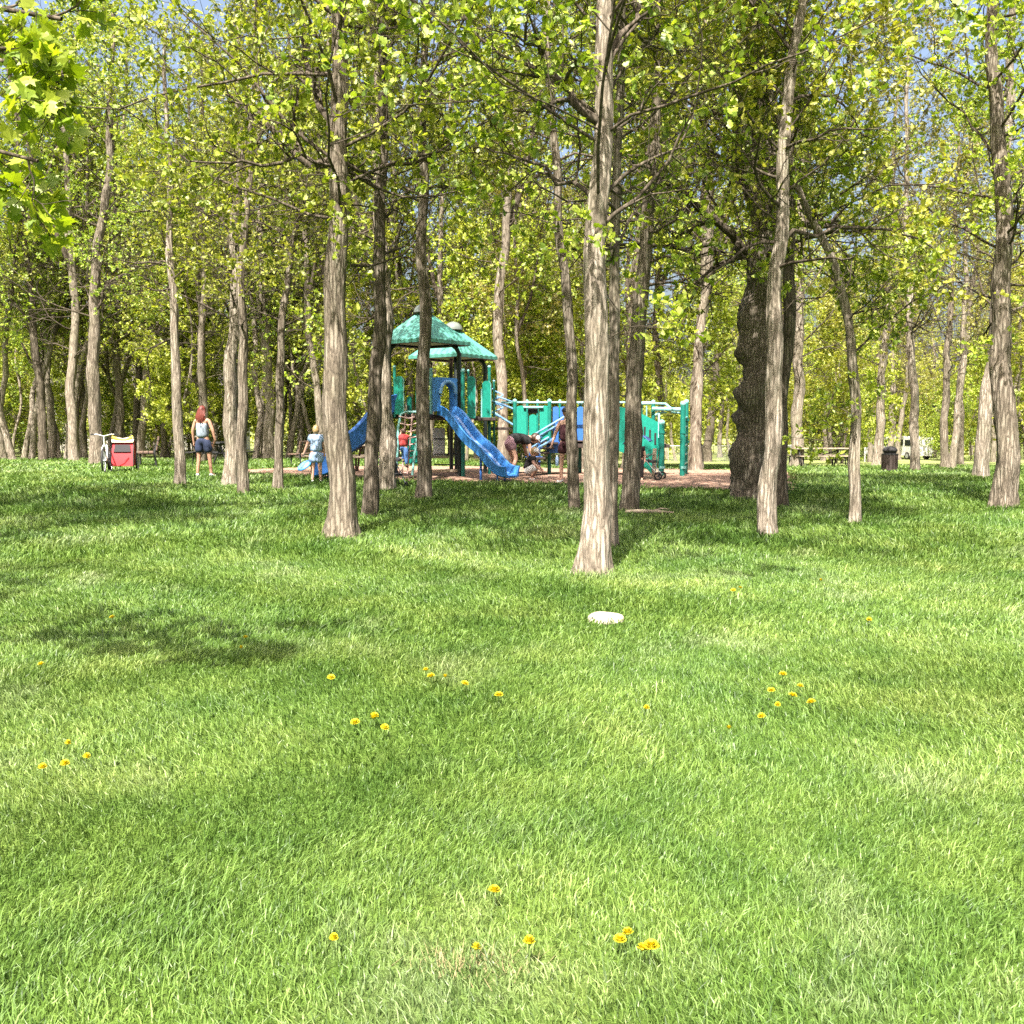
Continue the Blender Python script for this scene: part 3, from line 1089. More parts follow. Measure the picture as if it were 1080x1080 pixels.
make_tree('maple_tree', 'bright green maple whose long low branch hangs over the lawn near the camera', 'tree', 201,
          [(0, 0, -.1), (0, 0, 2), (.1, 0, 4), (0, .1, 6), (.1, 0, 9)], .2, .30, 'maple', 'grey', loc=mp, n1=18, L1=3.0, t0=.3, per=(5, 5, 3), nl=6, leaf=.10, maple=True, limb_len=(.15, .40),
          el=(5, 35), tsize=(.10, .22),
          limbs=[([(0, 0, 3.2), rel(-300, 60, 5.8), rel(-120, 90, 5.6), rel(0, 70, 5.4), rel(75, 75, 5.2)], .04),
                 ([(0, 0, 3.0), rel(-280, 140, 5.6), rel(-120, 150, 5.3), rel(-20, 150, 5.1), rel(40, 170, 5.0)], .03),
                 ([(0, 0, 3.6), rel(-300, 0, 5.9), rel(-100, -10, 5.7), rel(10, 0, 5.6), rel(65, 20, 5.5)], .04),
                 ([(0, 0, 3.6), rel(-300, 60, 5.6), rel(-150, 60, 5.3), rel(-60, 60, 5.0), rel(15, 50, 4.9)], .03)])

for k, (x_, y_, sd_, lab) in enumerate(((-7.7, 12.0, 141, 'tree at the lawn margin next to the bright green maple'), (-9.8, 15.4, 142, 'tree farther back along the margin, between the maple and the bicycle'),
                                     (11.5, 13.5, 143, 'tree at the open lawn margin nearer than the tall shaded dark trunk'))):
    TREES.append((x_, y_))
    make_tree('tree', lab, 'tree', sd_, [(0, 0, -.1), (.05, 0, 3), (0, .1, 6), (.1, 0, 9), (.1, .1, 10)], .17, .34, 'mid', 'grey', loc=(x_, y_, gz(x_, y_)), L1=3.0, n1=22, nl=8, maple='oak')

# --- prototypes for the wood behind, copied with shared meshes
def wood_proto(name, label, seed, H, r0, h0, leafmat, bark, lean=.5, **kw):
    rg = np.random.default_rng(seed)
    P = [np.array([0, 0, -.2])]
    x = y = 0.0
    for k in range(1, 9):
        x += rg.normal(0, lean * .3)
        y += rg.normal(0, lean * .3)
        P.append(np.array([x, y, H * k / 8]))
    lm = []
    if H > 10:
        a = rg.uniform(0, 6.28)
        b_ = P[3]
        lm = [([b_, b_ + np.array([cos(a) * .9, sin(a) * .9, H * .14]), b_ + np.array([cos(a) * 1.5, sin(a) * 1.5, H * .32]), b_ + np.array([cos(a) * 2.1, sin(a) * 2.1, H * .5])], r0 * .6)]
    return make_tree(name, label, 'tree', seed, P, r0, h0, leafmat, bark, limbs=lm, group='trees of the wood behind the lawn', S=10, step=.35, **kw)


KW = dict(n1=19, per=(6, 5, 3), nl=5, leaf=.14, dead=14, dead_lo=.2)
PROTO = {
    'tall_mid': wood_proto('tree', '', 301, 17, .17, .30, 'mid', 'far', L1=3.6, **KW),
    'tall_yellow': wood_proto('tree', '', 302, 18, .19, .26, 'yellow', 'far', L1=3.9, **KW),
    'tall_olive': wood_proto('tree', '', 303, 17, .18, .24, 'olive', 'far', L1=3.9, **KW),
    'slim_mid': wood_proto('slender_tree', '', 304, 15, .11, .36, 'mid', 'far', L1=2.4, lean=.6, **KW),
    'slim_bare': wood_proto('slender_tree', '', 305, 14, .10, .30, 'olive', 'far', L1=2.4, lean=.7, n1=16, per=(6, 5, 3), nl=4, leaf=.13),
    'under_yellow': wood_proto('understory_tree', '', 306, 8.5, .07, .14, 'yellow', 'far', L1=2.6, n1=16, per=(6, 5, 4), nl=5, leaf=.16, el=(0, 35)),
    'under_deep': wood_proto('understory_tree', '', 307, 7.0, .06, .08, 'mid', 'far', L1=2.4, n1=16, per=(6, 5, 4), nl=5, leaf=.14, el=(0, 40)),
    'shrub': wood_proto('shrub', '', 308, 3.0, .03, .03, 'mid', 'far', L1=1.7, n1=14, per=(5, 4, 4), nl=5, leaf=.11, el=(5, 60)),
}
PROTO['slim_pale'] = wood_proto('slender_tree', '', 309, 13, .13, .34, 'mid', 'pale', L1=2.2, lean=.8, n1=18, per=(6, 5, 3), nl=4, leaf=.13)
PROTO['shrub']['category'] = 'shrub'
ULAB = {
    'tall_mid': 'tall mid-green tree standing among many others in the wood',
    'tall_yellow': 'tall yellow-green tree standing among many others in the wood',
    'tall_olive': 'tall olive-brown tree in spring bud among others in the wood',
    'slim_mid': 'slender green tree with thin leaning trunk deep in the wood',
    'slim_bare': 'slender nearly bare tree with few olive leaves in the wood',
    'slim_pale': 'slender tree with pale bare lower trunk along the wood edge',
    'under_yellow': 'low bright yellow-green tree leafing close to the ground',
    'under_deep': 'low mid-green tree filling the wood near the ground',
    'shrub': 'green leafy shrub at the foot of the wood',
}
PCOUNT = {k: 0 for k in PROTO}
PLACED = []


def put(kind, x, y, s=1.0, rz=None, rg=random):
    p = PROTO[kind]
    o = p if PCOUNT[kind] == 0 else copy_tree(p)
    PCOUNT[kind] += 1
    o.location = (x, y, gz(x, y))
    o.rotation_euler = (0, 0, rg.uniform(0, 6.28) if rz is None else rz)
    o.scale = (s, s, s * rg.uniform(.92, 1.1))
    o['label'] = ULAB[kind]
    PLACED.append((x, y, kind))
    return o


rw = random.Random(77)


def free(x, y, m):
    return all((x - a) ** 2 + (y - b) ** 2 > m * m for a, b in TREES) and all((x - a) ** 2 + (y - b) ** 2 > m * m for a, b, _ in PLACED)


def low_free(x, y):
    px = 540 + 1060 * x / y
    return not (905 < px < 992 or 722 < px < 792)


def scatter(n, xr, yr, kinds, m=1.4, sr=(.85, 1.15), cond=None):
    k = tries = 0
    while k < n and tries < n * 60:
        tries += 1
        y = rw.uniform(*yr)
        x = rw.uniform(xr[0] * y, xr[1] * y)
        if cond and not cond(x, y):
            continue
        if not free(x, y, m):
            continue
        put(rw.choice(kinds), x, y, rw.uniform(*sr), rg=rw)
        k += 1


for px, py in ((6, 485), (15, 486), (24, 484), (33, 485), (63, 484), (70, 485), (91, 484), (114, 483), (137, 482), (172, 483), (226, 484), (268, 485), (276, 483),
               (303, 484), (314, 483), (330, 484), (384, 483), (545, 484), (584, 482), (704, 484), (713, 486), (771, 484), (780, 486)):
    p_ = at(px, py)
    put('slim_pale', p_[0], p_[1], rw.uniform(.75, 1.1), rg=rw)
# left and middle: the wood begins 36 m away
scatter(34, (-.62, .02), (37, 58), ['tall_mid', 'tall_mid', 'tall_yellow', 'slim_mid', 'slim_bare', 'slim_bare', 'slim_mid'])
scatter(20, (-.60, .05), (58, 88), ['tall_mid', 'tall_yellow', 'tall_yellow', 'slim_mid'])
scatter(24, (-.60, .05), (40, 60), ['under_deep', 'under_yellow', 'under_yellow'], m=1.2)
scatter(26, (-.60, .05), (41, 62), ['shrub'], m=1.0, sr=(.7, 1.2))
scatter(14, (-.60, .10), (60, 92), ['under_deep', 'under_yellow'], m=1.2)
# middle, right behind the playground
scatter(10, (-.02, .20), (33, 46), ['tall_mid', 'tall_yellow', 'slim_bare', 'under_yellow'], m=2.0)
# right: scattered trees on the lawn, then the far wood
scatter(9, (.24, .62), (46, 70), ['tall_yellow', 'tall_olive', 'tall_yellow'], m=3.0)
scatter(6, (.30, .62), (40, 60), ['under_yellow'], m=2.5, cond=low_free)
scatter(30, (.0, .62), (78, 108), ['tall_yellow', 'tall_mid', 'tall_olive', 'tall_yellow'], m=1.8, sr=(1.0, 1.25))
scatter(26, (.02, .62), (76, 96), ['under_deep', 'under_yellow', 'under_deep'], m=1.4, cond=lambda x, y: y > 88 or low_free(x, y))
scatter(16, (.1, .62), (78, 96), ['shrub'], m=1.0, sr=(.9, 1.5), cond=lambda x, y: y > 88 or low_free(x, y))
for k, p in PROTO.items():
    if PCOUNT[k] == 0:
        for ch in list(p.children):
            bpy.data.objects.remove(ch)
        bpy.data.objects.remove(p)

# far wood beyond, one mass
rgf = np.random.default_rng(5)
n = 46000
fxx = rgf.uniform(-95, 95, n)
fyy = rgf.uniform(104, 122, n)
hh = 12 + 3 * np.sin(fxx * .21) + 2 * np.sin(fxx * .53 + 1)
fzz = rgf.uniform(0, 1, n) ** .8 * hh + ground_z(fxx, fyy)
C = np.stack([fxx, fyy, fzz], 1)
a1 = norm(rgf.normal(0, 1, (n, 3)))
a2 = norm(np.cross(a1, rgf.normal(0, 1, (n, 3))))
sz = rgf.uniform(.18, .42, n)[:, None]
Vf = np.stack([C - a1 * sz, C + a2 * sz * .6, C + a1 * sz, C - a2 * sz * .6], 1).reshape(-1, 3)
o = mk('distant_woods', Vf, [np.arange(n)[:, None] * 4 + np.arange(4)[None]], LEAF['yellow'])
tag(o, 'yellow-green far wood closing the view behind all other trees', 'woods', kind='stuff')

make_grass()

# ------------------------------------------------------------------ play structure
def G(px, py):
    return at(px, py)


def play_structure():
    base = np.array([0.6, 25.0, gz(.6, 25)])
    root = thing('play_structure', 'teal and blue playground climbing structure with two roofed towers on wood chips', 'playground', base)
    z0 = base[2] - .02
    n = np.array([.8, -.6, 0])
    m = np.array([.6, .8, 0])
    up = np.array([0, 0, 1.0])
    A = np.array([-2.13, 24.6, z0])
    B = np.array([-1.56, 27.0, z0])

    def square_roof(c, half, eave, apex, name_top):
        # square pyramid with standing seams: corners turned towards the viewer
        cs = [c + (n * sx + m * sy) * half for sx, sy in ((1, 1), (1, -1), (-1, -1), (-1, 1))]
        mb = WB()
        topc = c + up * apex
        ti = .16
        V, F = [], []
        for k in range(4):
            a, b = cs[k] + up * eave, cs[(k + 1) % 4] + up * eave
            ta, tb = topc + (a - topc) * ti / half * .8, topc + (b - topc) * ti / half * .8
            NN = 33
            row0, row1, row2 = [], [], []
            nrm = norm(np.cross(b - a, topc - a))
            if nrm[2] < 0:
                nrm = -nrm
            for i in range(NN):
                s = i / (NN - 1)
                lift = .022 if i % 4 in (1, 2) else 0.0
                row0.append(a + (b - a) * s + nrm * lift)
                row1.append(ta + (tb - ta) * s + nrm * lift * .4)
                row2.append(a + (b - a) * s - up * .075)
            o_ = len(V)
            V += row2 + row0 + row1
            for i in range(NN - 1):
                F.append((o_ + i, o_ + i + 1, o_ + NN + i + 1, o_ + NN + i))
                F.append((o_ + NN + i, o_ + NN + i + 1, o_ + 2 * NN + i + 1, o_ + 2 * NN + i))
        mb.add(V, F)
        r = mb.build('roof', M['roof'], root)
        u = WB()
        u.add([q + up * (eave - .03) + (c - q) * .03 for q in cs], [(0, 1, 2, 3)])
        for k in range(4):
            a, b = cs[k] + up * (eave - .06), cs[(k + 1) % 4] + up * (eave - .06)
            a, b = a + (c + up * (eave - .06) - a) * .05, b + (c + up * (eave - .06) - b) * .05
            u.bar(a, b, .03, 8)
        u.build('roof_underside', M['black_post'], root)
        d = WB()
        d.sphere(c + up * (apex - .10), .25, .25, .22, half=True, U=20, W=8)
        d.build('roof_dome', M['dome'], root)
        return r

    square_roof(A, .80, 3.30, 4.10, 'a')
    square_roof(B, .84, 3.12, 3.92, 'b')
    # corner posts of the towers, with angled brackets under the roof
    for c, h in ((A, 3.28), (B, 3.1)):
        for sx in (-.6, .6):
            for sy in (-.6, .6):
                p = c + n * sx + m * sy
                mb = WB()
                mb.tube([p - up * .1, p + up * (h - .25), p + up * (h - .12) - (n * sx + m * sy) * .08, p + up * h - (n * sx + m * sy) * .25], .055, 12)
                mb.build('roof_post', M['black_post'], root)
        mb = WB()
        mb.box(c + up * 1.50, (1.2, 1.2, .09), rz=math.atan2(n[1], n[0]))
        mb.build('deck', M['deck'], root)
    # bridge deck between the towers
    mb = WB()
    mid = (A + B) / 2
    mb.box(mid + up * 1.47, (1.5, .9, .08), rz=math.atan2((B - A)[1], (B - A)[0]))
    mb.build('deck', M['deck'], root)

    # slide hood and chute on the n face of tower A
    face = A + n * .66
    w2, hh_ = .36, .80
    outer = [(-w2, 0), (-w2, hh_), (w2, hh_), (w2, 0)]
    arch = [(w2 * .72, 0)] + [(w2 * .72 * cos(a), .42 + .24 * sin(a)) for a in np.linspace(0, pi, 13)] + [(-w2 * .72, 0)]
    mb = WB()
    mb.prism(outer + arch, face + up * 1.62, m, up, .16)
    mb.build('slide_hood', M['blue'], root)
    mb = WB()
    ring = [face + n * .09 + up * 1.62 + m * (w2 * .78 * cos(a)) + up * (.42 + .29 * sin(a)) for a in np.linspace(-.2, pi + .2, 17)]
    mb.tube(ring, .045, 10)
    mb.build('hood_rim', M['blue_pale'], root)
    path2 = [(0, 1.56), (.16, 1.54), (.34, 1.40), (.62, 1.08), (.86, .86), (1.06, .74), (1.24, .62), (1.46, .40), (1.68, .22), (1.86, .15), (2.05, .14)]
    sx_ = np.array([p[0] for p in path2])
    sz_ = np.array([p[1] for p in path2])
    ss = np.linspace(0, 2.05, 42)
    zz = np.interp(ss, sx_, sz_)
    for _ in range(3):
        zz[1:-1] = .25 * zz[:-2] + .5 * zz[1:-1] + .25 * zz[2:]
    prof = [(-.30, .20), (-.27, .21), (-.235, .19), (-.20, .035), (-.16, 0), (.16, 0), (.20, .035), (.235, .19), (.27, .21), (.30, .20),
            (.27, .13), (.245, -.02), (.19, -.05), (-.19, -.05), (-.245, -.02), (-.27, .13)]
    mb = WB()
    mb.sweep(prof, [A + n * (.62 + s) + up * z for s, z in zip(ss, zz)], m)
    sl_ = mb.build('slide', M['blue'], root)
    mb = WB()
    e = A + n * 2.35
    for k in (-.14, .14):
        mb = WB()
        mb.bar(e + m * k - up * .1, e + m * k + up * .16, .025)
        mb.build('slide_leg', M['blue_dark'], root)
    e = A + n * 1.75
    mb = WB()
    mb.bar(e - up * .1, e + up * .66, .03)
    mb.build('slide_leg', M['blue_dark'], root)

    # second slide, on the far side of tower A towards the picnic tables
    d2 = norm(np.array([-.95, -.25, 0]))
    s2 = np.array([.25, -.95, 0])
    s2 = norm(s2 - d2 * s2.dot(d2))
    mb = WB()
    mb.sweep([(a * 1.3, b * 1.7) for a, b in prof], [A - n * .2 + d2 * (.5 + s * 1.0) + up * (z * 1.08) for s, z in zip(ss, zz)], s2)
    mb.build('slide', M['blue_dark'], root)
    mb = WB()
    e = A - n * .2 + d2 * 2.2
    mb.bar(e - up * .1, e + up * .25, .03)
    mb.build('slide_leg', M['blue_dark'], root)

    # arched panels around the deck of tower A and B
    def panel(px, py_top, py_bot, depth, wpx, mat='teal', rot=0.0, arch_=.35, slot=True, name='panel'):
        sc = depth / 1060.0
        wv = wpx * sc
        hv = (py_bot - py_top) * sc
        o_ = pt(px, py_bot, depth)
        ux = np.array([cos(rot), sin(rot), 0])
        ol = [(-wv / 2, 0), (wv / 2, 0), (wv / 2, hv - wv * arch_), (wv * .3, hv - wv * arch_ * .3), (0, hv), (-wv * .3, hv - wv * arch_ * .3), (-wv / 2, hv - wv * arch_)]
        b_ = WB()
        b_.prism(ol, o_, ux, up, .03)
        b_.build(name, M[mat], root)
        if slot:
            b_ = WB()
            b_.tube([o_ + ux * (wv / 2 + .01) + up * .02, o_ + ux * (wv / 2 + .01) + up * (hv - wv * arch_), o_ + ux * wv * .3 + up * (hv - .02)], .015, 6)
            b_.build('panel_edge', M['teal_pale'], root)

    panel(421, 397, 437, 24.2, 11, rot=-.5)
    panel(432, 418, 437, 24.6, 5, rot=-.4, slot=False)
    panel(441, 405, 437, 24.4, 5, rot=-.4, slot=False)
    panel(497, 397, 441, 25.2, 9, rot=.6)
    panel(513, 402, 441, 25.6, 9, rot=.4)
    panel(436, 457, 489, 24.3, 13, rot=0, arch_=.5)

    def post(px, py_top, depth, py_bot=None, r=.045, mat='teal_dark', cap=True, name='post'):
        p_ = pt(px, py_top, depth)
        zb = gz(p_[0], p_[1]) - .1 if py_bot is None else pt(px, py_bot, depth)[2]
        b_ = WB()
        q0 = np.array([p_[0], p_[1], zb])
        b_.bar(q0, p_, r, 12)
        po = b_.build(name, M[mat], root)
        if cap:
            c_ = MB()
            c_.world = True
            c_.sphere(p_, r * 1.15, U=12, W=8)
            c_.build('post_cap', M['teal_pale'], root)
        return p_

    post(416, 387, 24.3, 440, .035)
    post(454.5, 390, 24.1, 441, .04, 'teal_pale')
    post(488, 391, 24.6, None, .05)
    post(494, 391, 25.4, 440, .03)
    post(508, 410, 25.6, 446, .02, 'teal_pale', False)
    post(516, 387, 25.8, None, .04)
    post(521, 402, 26.2, None, .03)
    # spiral climber in blue between tower and panels
    mb = WB()
    c0 = pt(525, 428, 26.5)
    mb.tube([c0 + np.array([.13 * cos(a), .13 * sin(a), -.35 + a * .05]) for a in np.linspace(0, 16, 60)], .02, 6)
    mb.build('spiral_climber', M['blue_pale'], root)
    mb = WB()
    mb.bar(pt(520, 423, 26.2), pt(541, 431, 26.2), .028)
    mb.bar(pt(524, 418, 26.2), pt(541, 424, 26.2), .02)
    mb.bar(pt(519, 434, 26.2), pt(541, 448, 26.2), .028)
    mb.build('bridge_rail', M['blue_pale'], root)
    mb = WB()
    mb.box((pt(512, 442, 25.8)), (.55, .7, .08))
    mb.box((pt(531, 452, 26.6)), (.7, .7, .07))
    mb.build('deck', M['deck'], root)

    # arched net climber on tower A
    mb = WB()
    fr = [pt(418, 501, 23.95), pt(419, 478, 23.95), pt(420, 450, 24.0), pt(423, 437, 24.05), pt(428, 434.5, 24.05), pt(441, 434.5, 24.05), pt(443.5, 438, 24.05),
          pt(441, 458, 24.0), pt(437, 480, 23.95), pt(435, 501, 23.95)]
    mb.tube(fr, .03, 10)
    mb.build('net_frame', M['teal_pale'], root)
    mb = WB()
    for k in range(9):
        y_ = 439 + k * 7.2
        lx = 420.5 - k * .25
        rx = 443 - k * .9
        mb.tube([pt(lx, y_, 24.0), pt((lx + rx) / 2, y_ + 2.2, 24.0), pt(rx, y_ - .5, 24.0)], .016, 6)
    for f_ in (.33, .66):
        mb.tube([pt(420.5 + 22 * f_, 436, 24.0), pt(420 + 19 * f_, 465, 24.0), pt(419 + 16 * f_, 500, 24.0)], .016, 6)
    mb.build('climbing_net', M['rope'], root)

    # middle section: deck with two panels, a window box, rails and steps
    D = 26.0
    for x_, d_ in ((543, 26), (579.5, 26), (590.5, 26.6), (556, 27.2), (567, 27.2)):
        post(x_, 423, d_, None if x_ in (543, 579.5) else 462, .05 if x_ in (543, 579.5) else .035)
    for x_ in (549.5, 574.5):
        panel(x_, 428, 464, 26.0, 11, arch_=.2, slot=False)
    panel(562, 437, 464, 27.2, 8, arch_=.3, slot=False)
    mb = WB()
    mb.box(pt(562, 433.5, 26.05), (.26, .08, .13))
    mb.build('window_box', M['black'], root)
    mb = WB()
    mb.tube([pt(529, 424.5, 26.3), pt(560, 424.5, 26.0), pt(620, 424.5, 26.0)], .028)
    mb.bar(pt(552, 429.5, 25.95), pt(573, 429.5, 25.95), .03)
    mb.build('top_rail', M['teal_pale'], root)
    mb = WB()
    mb.box(pt(566, 466, 26.6), (1.5, 1.2, .09))
    mb.box(pt(600, 466, 26.6), (1.2, 1.2, .09))
    mb.build('deck', M['deck'], root)
    for k, (x_, w_) in enumerate(((586, 6), (594, 7), (612, 7))):
        panel(x_, 429, 466, 26.4, w_, 'blue_dark', arch_=.2, slot=False)
    panel(584, 461, 478, 25.7, 15, 'blue_dark', arch_=.5, slot=False)
    # steps with rails going down from the deck
    for y0, y1 in ((461, 440), (473, 462)):
        for dz, dd in ((0, 25.1), (0, 25.9)):
            mb = WB()
            xa, xb = (560, 599) if y0 == 461 else (560, 582)
            off_ = 0 if dd < 25.5 else -7
            mb.bar(pt(xa + off_ + 6, y0, dd), pt(xb + off_ + 4, y1 + (0 if dd < 25.5 else -1), dd), .026)
            mb.build('handrail', M['blue_pale'], root)
    mb = WB()
    for x_ in (559, 569):
        mb.bar(pt(x_, 461, 25.2), pt(x_, 492, 25.2), .03)
    mb.bar(pt(554, 461.5, 25.2), pt(572, 461.5, 25.2), .024)
    mb.bar(pt(554, 472, 25.2), pt(572, 472, 25.2), .02)
    mb.bar(pt(554, 482, 25.2), pt(572, 482, 25.2), .02)
    mb.build('step_frame', M['blue_dark'], root)
    for k in range(5):
        mb = WB()
        p_ = pt(563 + k * 4.6, 488 - k * 5.2, 25.4 + k * .12)
        mb.box(p_, (.34, .75, .05))
        mb.build('step', M['deck'], root)
    # right: slotted ramp wall, posts and overhead ladder
    wall = [(667, 432), (697, 447), (692, 500), (689, 501), (667, 480)]
    D = 25.2
    o_ = pt(680, 470, D)
    sc = D / 1060
    ol = [((x_ - 680) * sc, (470 - y_) * sc) for x_, y_ in wall]
    ol = [((645 - 680) * sc, (470 - 428) * sc)] + ol + [((645 - 680) * sc, (470 - 474) * sc)]
    mb = WB()
    mb.prism(ol, o_, (1, .12, 0), (0, 0, 1), .05)
    rw_ = mb.build('ramp_wall', M['teal'], root)
    for k in range(5):
        xk = 668.5 + k * 5.6
        yk = 444 + k * 3.2
        mb = WB()
        mb.box(pt(xk, yk + 6, D + (xk - 680) * sc * .12), (.055, .062, .30))
        mb.build('wall_slot', M['black'], root)
    post(650, 418, 25.6, 465, .045, 'teal_dark')
    post(651, 466, 25.6, None, .03, 'steel', False, 'support_post')
    mb = WB()
    mb.tube([pt(690.5, 473, 24.4), pt(690, 490, 24.4), pt(689, 509, 24.4)], .05)
    mb.build('wooden_post', M['cream'], root)
    post(689, 424, 26.2, 447, .05)
    post(698, 446, 25.0, None, .07)
    post(720.5, 426, 25.0, None, .065)
    post(724, 424, 26.4, None, .06)
    for x_, d_ in ((698, 25.0), (720.5, 25.0), (724, 26.4)):
        for y_ in (456, 493) if x_ != 724 else (443, 466):
            mb = WB()
            c_ = pt(x_, y_, d_)
            mb.bar(c_ - up * .03, c_ + up * .03, .08 if x_ != 724 else .075, 14)
            mb.build('post_clamp', M['teal_pale'] if y_ > 480 else M['teal_dark'], root)
    mb = WB()
    mb.bar(pt(688, 431, 25.4), pt(723, 432, 25.2), .05)
    mb.bar(pt(688, 431, 26.3), pt(725, 432, 26.4), .04)
    for k in range(5):
        mb.bar(pt(692 + k * 7, 431.2, 25.4 - k * .04), pt(692 + k * 7, 431.6, 26.35), .022)
    mb.build('overhead_ladder', M['teal_pale'], root)
    mb = WB()
    mb.tube([pt(668, 426, 26.0), pt(690, 425.5, 26.0), pt(702, 426, 25.8), pt(708, 431, 25.6)], .03)
    mb.tube([pt(691, 438, 25.4), pt(694, 435.5, 25.4), pt(703, 435, 25.4)], .025)
    mb.tube([pt(708, 435, 25.4), pt(716, 435.5, 25.4), pt(720, 437, 25.2)], .025)
    mb.bar(pt(695, 436, 25.3), pt(695, 462, 25.1), .028)
    mb.build('top_rail', M['teal_pale'], root)
    mb = WB()
    for k in range(6):
        y_ = 442 + k * 9.5
        mb.bar(pt(720.5, y_, 25.0), pt(724.5, y_ - 2, 26.4), .022)
    mb.build('ladder_rung', M['teal_pale'], root)
    mb = WB()
    mb.box(pt(655, 470, 26.6), (2.4, 1.2, .09))
    mb.box(pt(630, 467, 26.6), (1.6, 1.2, .09))
    mb.build('deck', M['deck'], root)
    for x_ in (612, 640, 676):
        post(x_, 426, 27.1, None, .05)
    mb = WB()
    for x_ in (675, 682):
        mb.bar(pt(x_, 428, 26.3), pt(x_, 445, 26.3), .018, 8)
    mb.tube([pt(600, 424.5, 27.0), pt(690, 424.5, 27.0)], .028)
    mb.build('top_rail', M['teal_pale'], root)
    # low benches and ground crossbars under the towers
    mb = WB()
    mb.box(pt(462, 482, 25.2), (.5, .12, .05))
    mb.box(pt(470, 496.5, 24.8), (.8, .1, .06))
    mb.build('under_deck_bench', M['cream'], root)
    mb = WB()
    mb.box(pt(463, 466, 26.4), (.32, .05, .72))
    mb.build('play_panel', M['white'], root)
    mb = WB()
    for y_ in (463, 479, 490):
        mb.bar(pt(458, y_, 24.9), pt(486, y_, 24.9), .016, 8)
    mb.build('crossbar', M['black_post'], root)
    return root


play_structure()

# ------------------------------------------------------------------ people
def skin_mesh(verts, edges, radii, level=2):
    bm = bmesh.new()
    lay = bm.verts.layers.skin.verify()
    vs = []
    for i, (p, r) in enumerate(zip(verts, radii)):
        v = bm.verts.new(p)
        rx, ry = r if isinstance(r, tuple) else (r, r)
        v[lay].radius = (rx, ry)
        v[lay].use_root = (i == 0)
        vs.append(v)
    for a, b in edges:
        bm.edges.new((vs[a], vs[b]))
    me = bpy.data.meshes.new('tmp')
    bm.to_mesh(me)
    bm.free()
    o = bpy.data.objects.new('tmp', me)
    COL.objects.link(o)
    s = o.modifiers.new('s', 'SKIN')
    s.use_smooth_shade = True
    u = o.modifiers.new('u', 'SUBSURF')
    u.levels = level
    u.render_levels = level
    dg = bpy.context.evaluated_depsgraph_get()
    e = o.evaluated_get(dg)
    m2 = e.to_mesh()
    V = [tuple(v.co) for v in m2.vertices]
    F = [tuple(p.vertices) for p in m2.polygons]
    e.to_mesh_clear()
    bpy.data.objects.remove(o)
    bpy.data.meshes.remove(me)
    return V, F


def chain(J, names_radii, extra_edges=()):
    names = list(names_radii)
    verts = [J[k] for k in names]
    idx = {k: i for i, k in enumerate(names)}
    return verts, idx


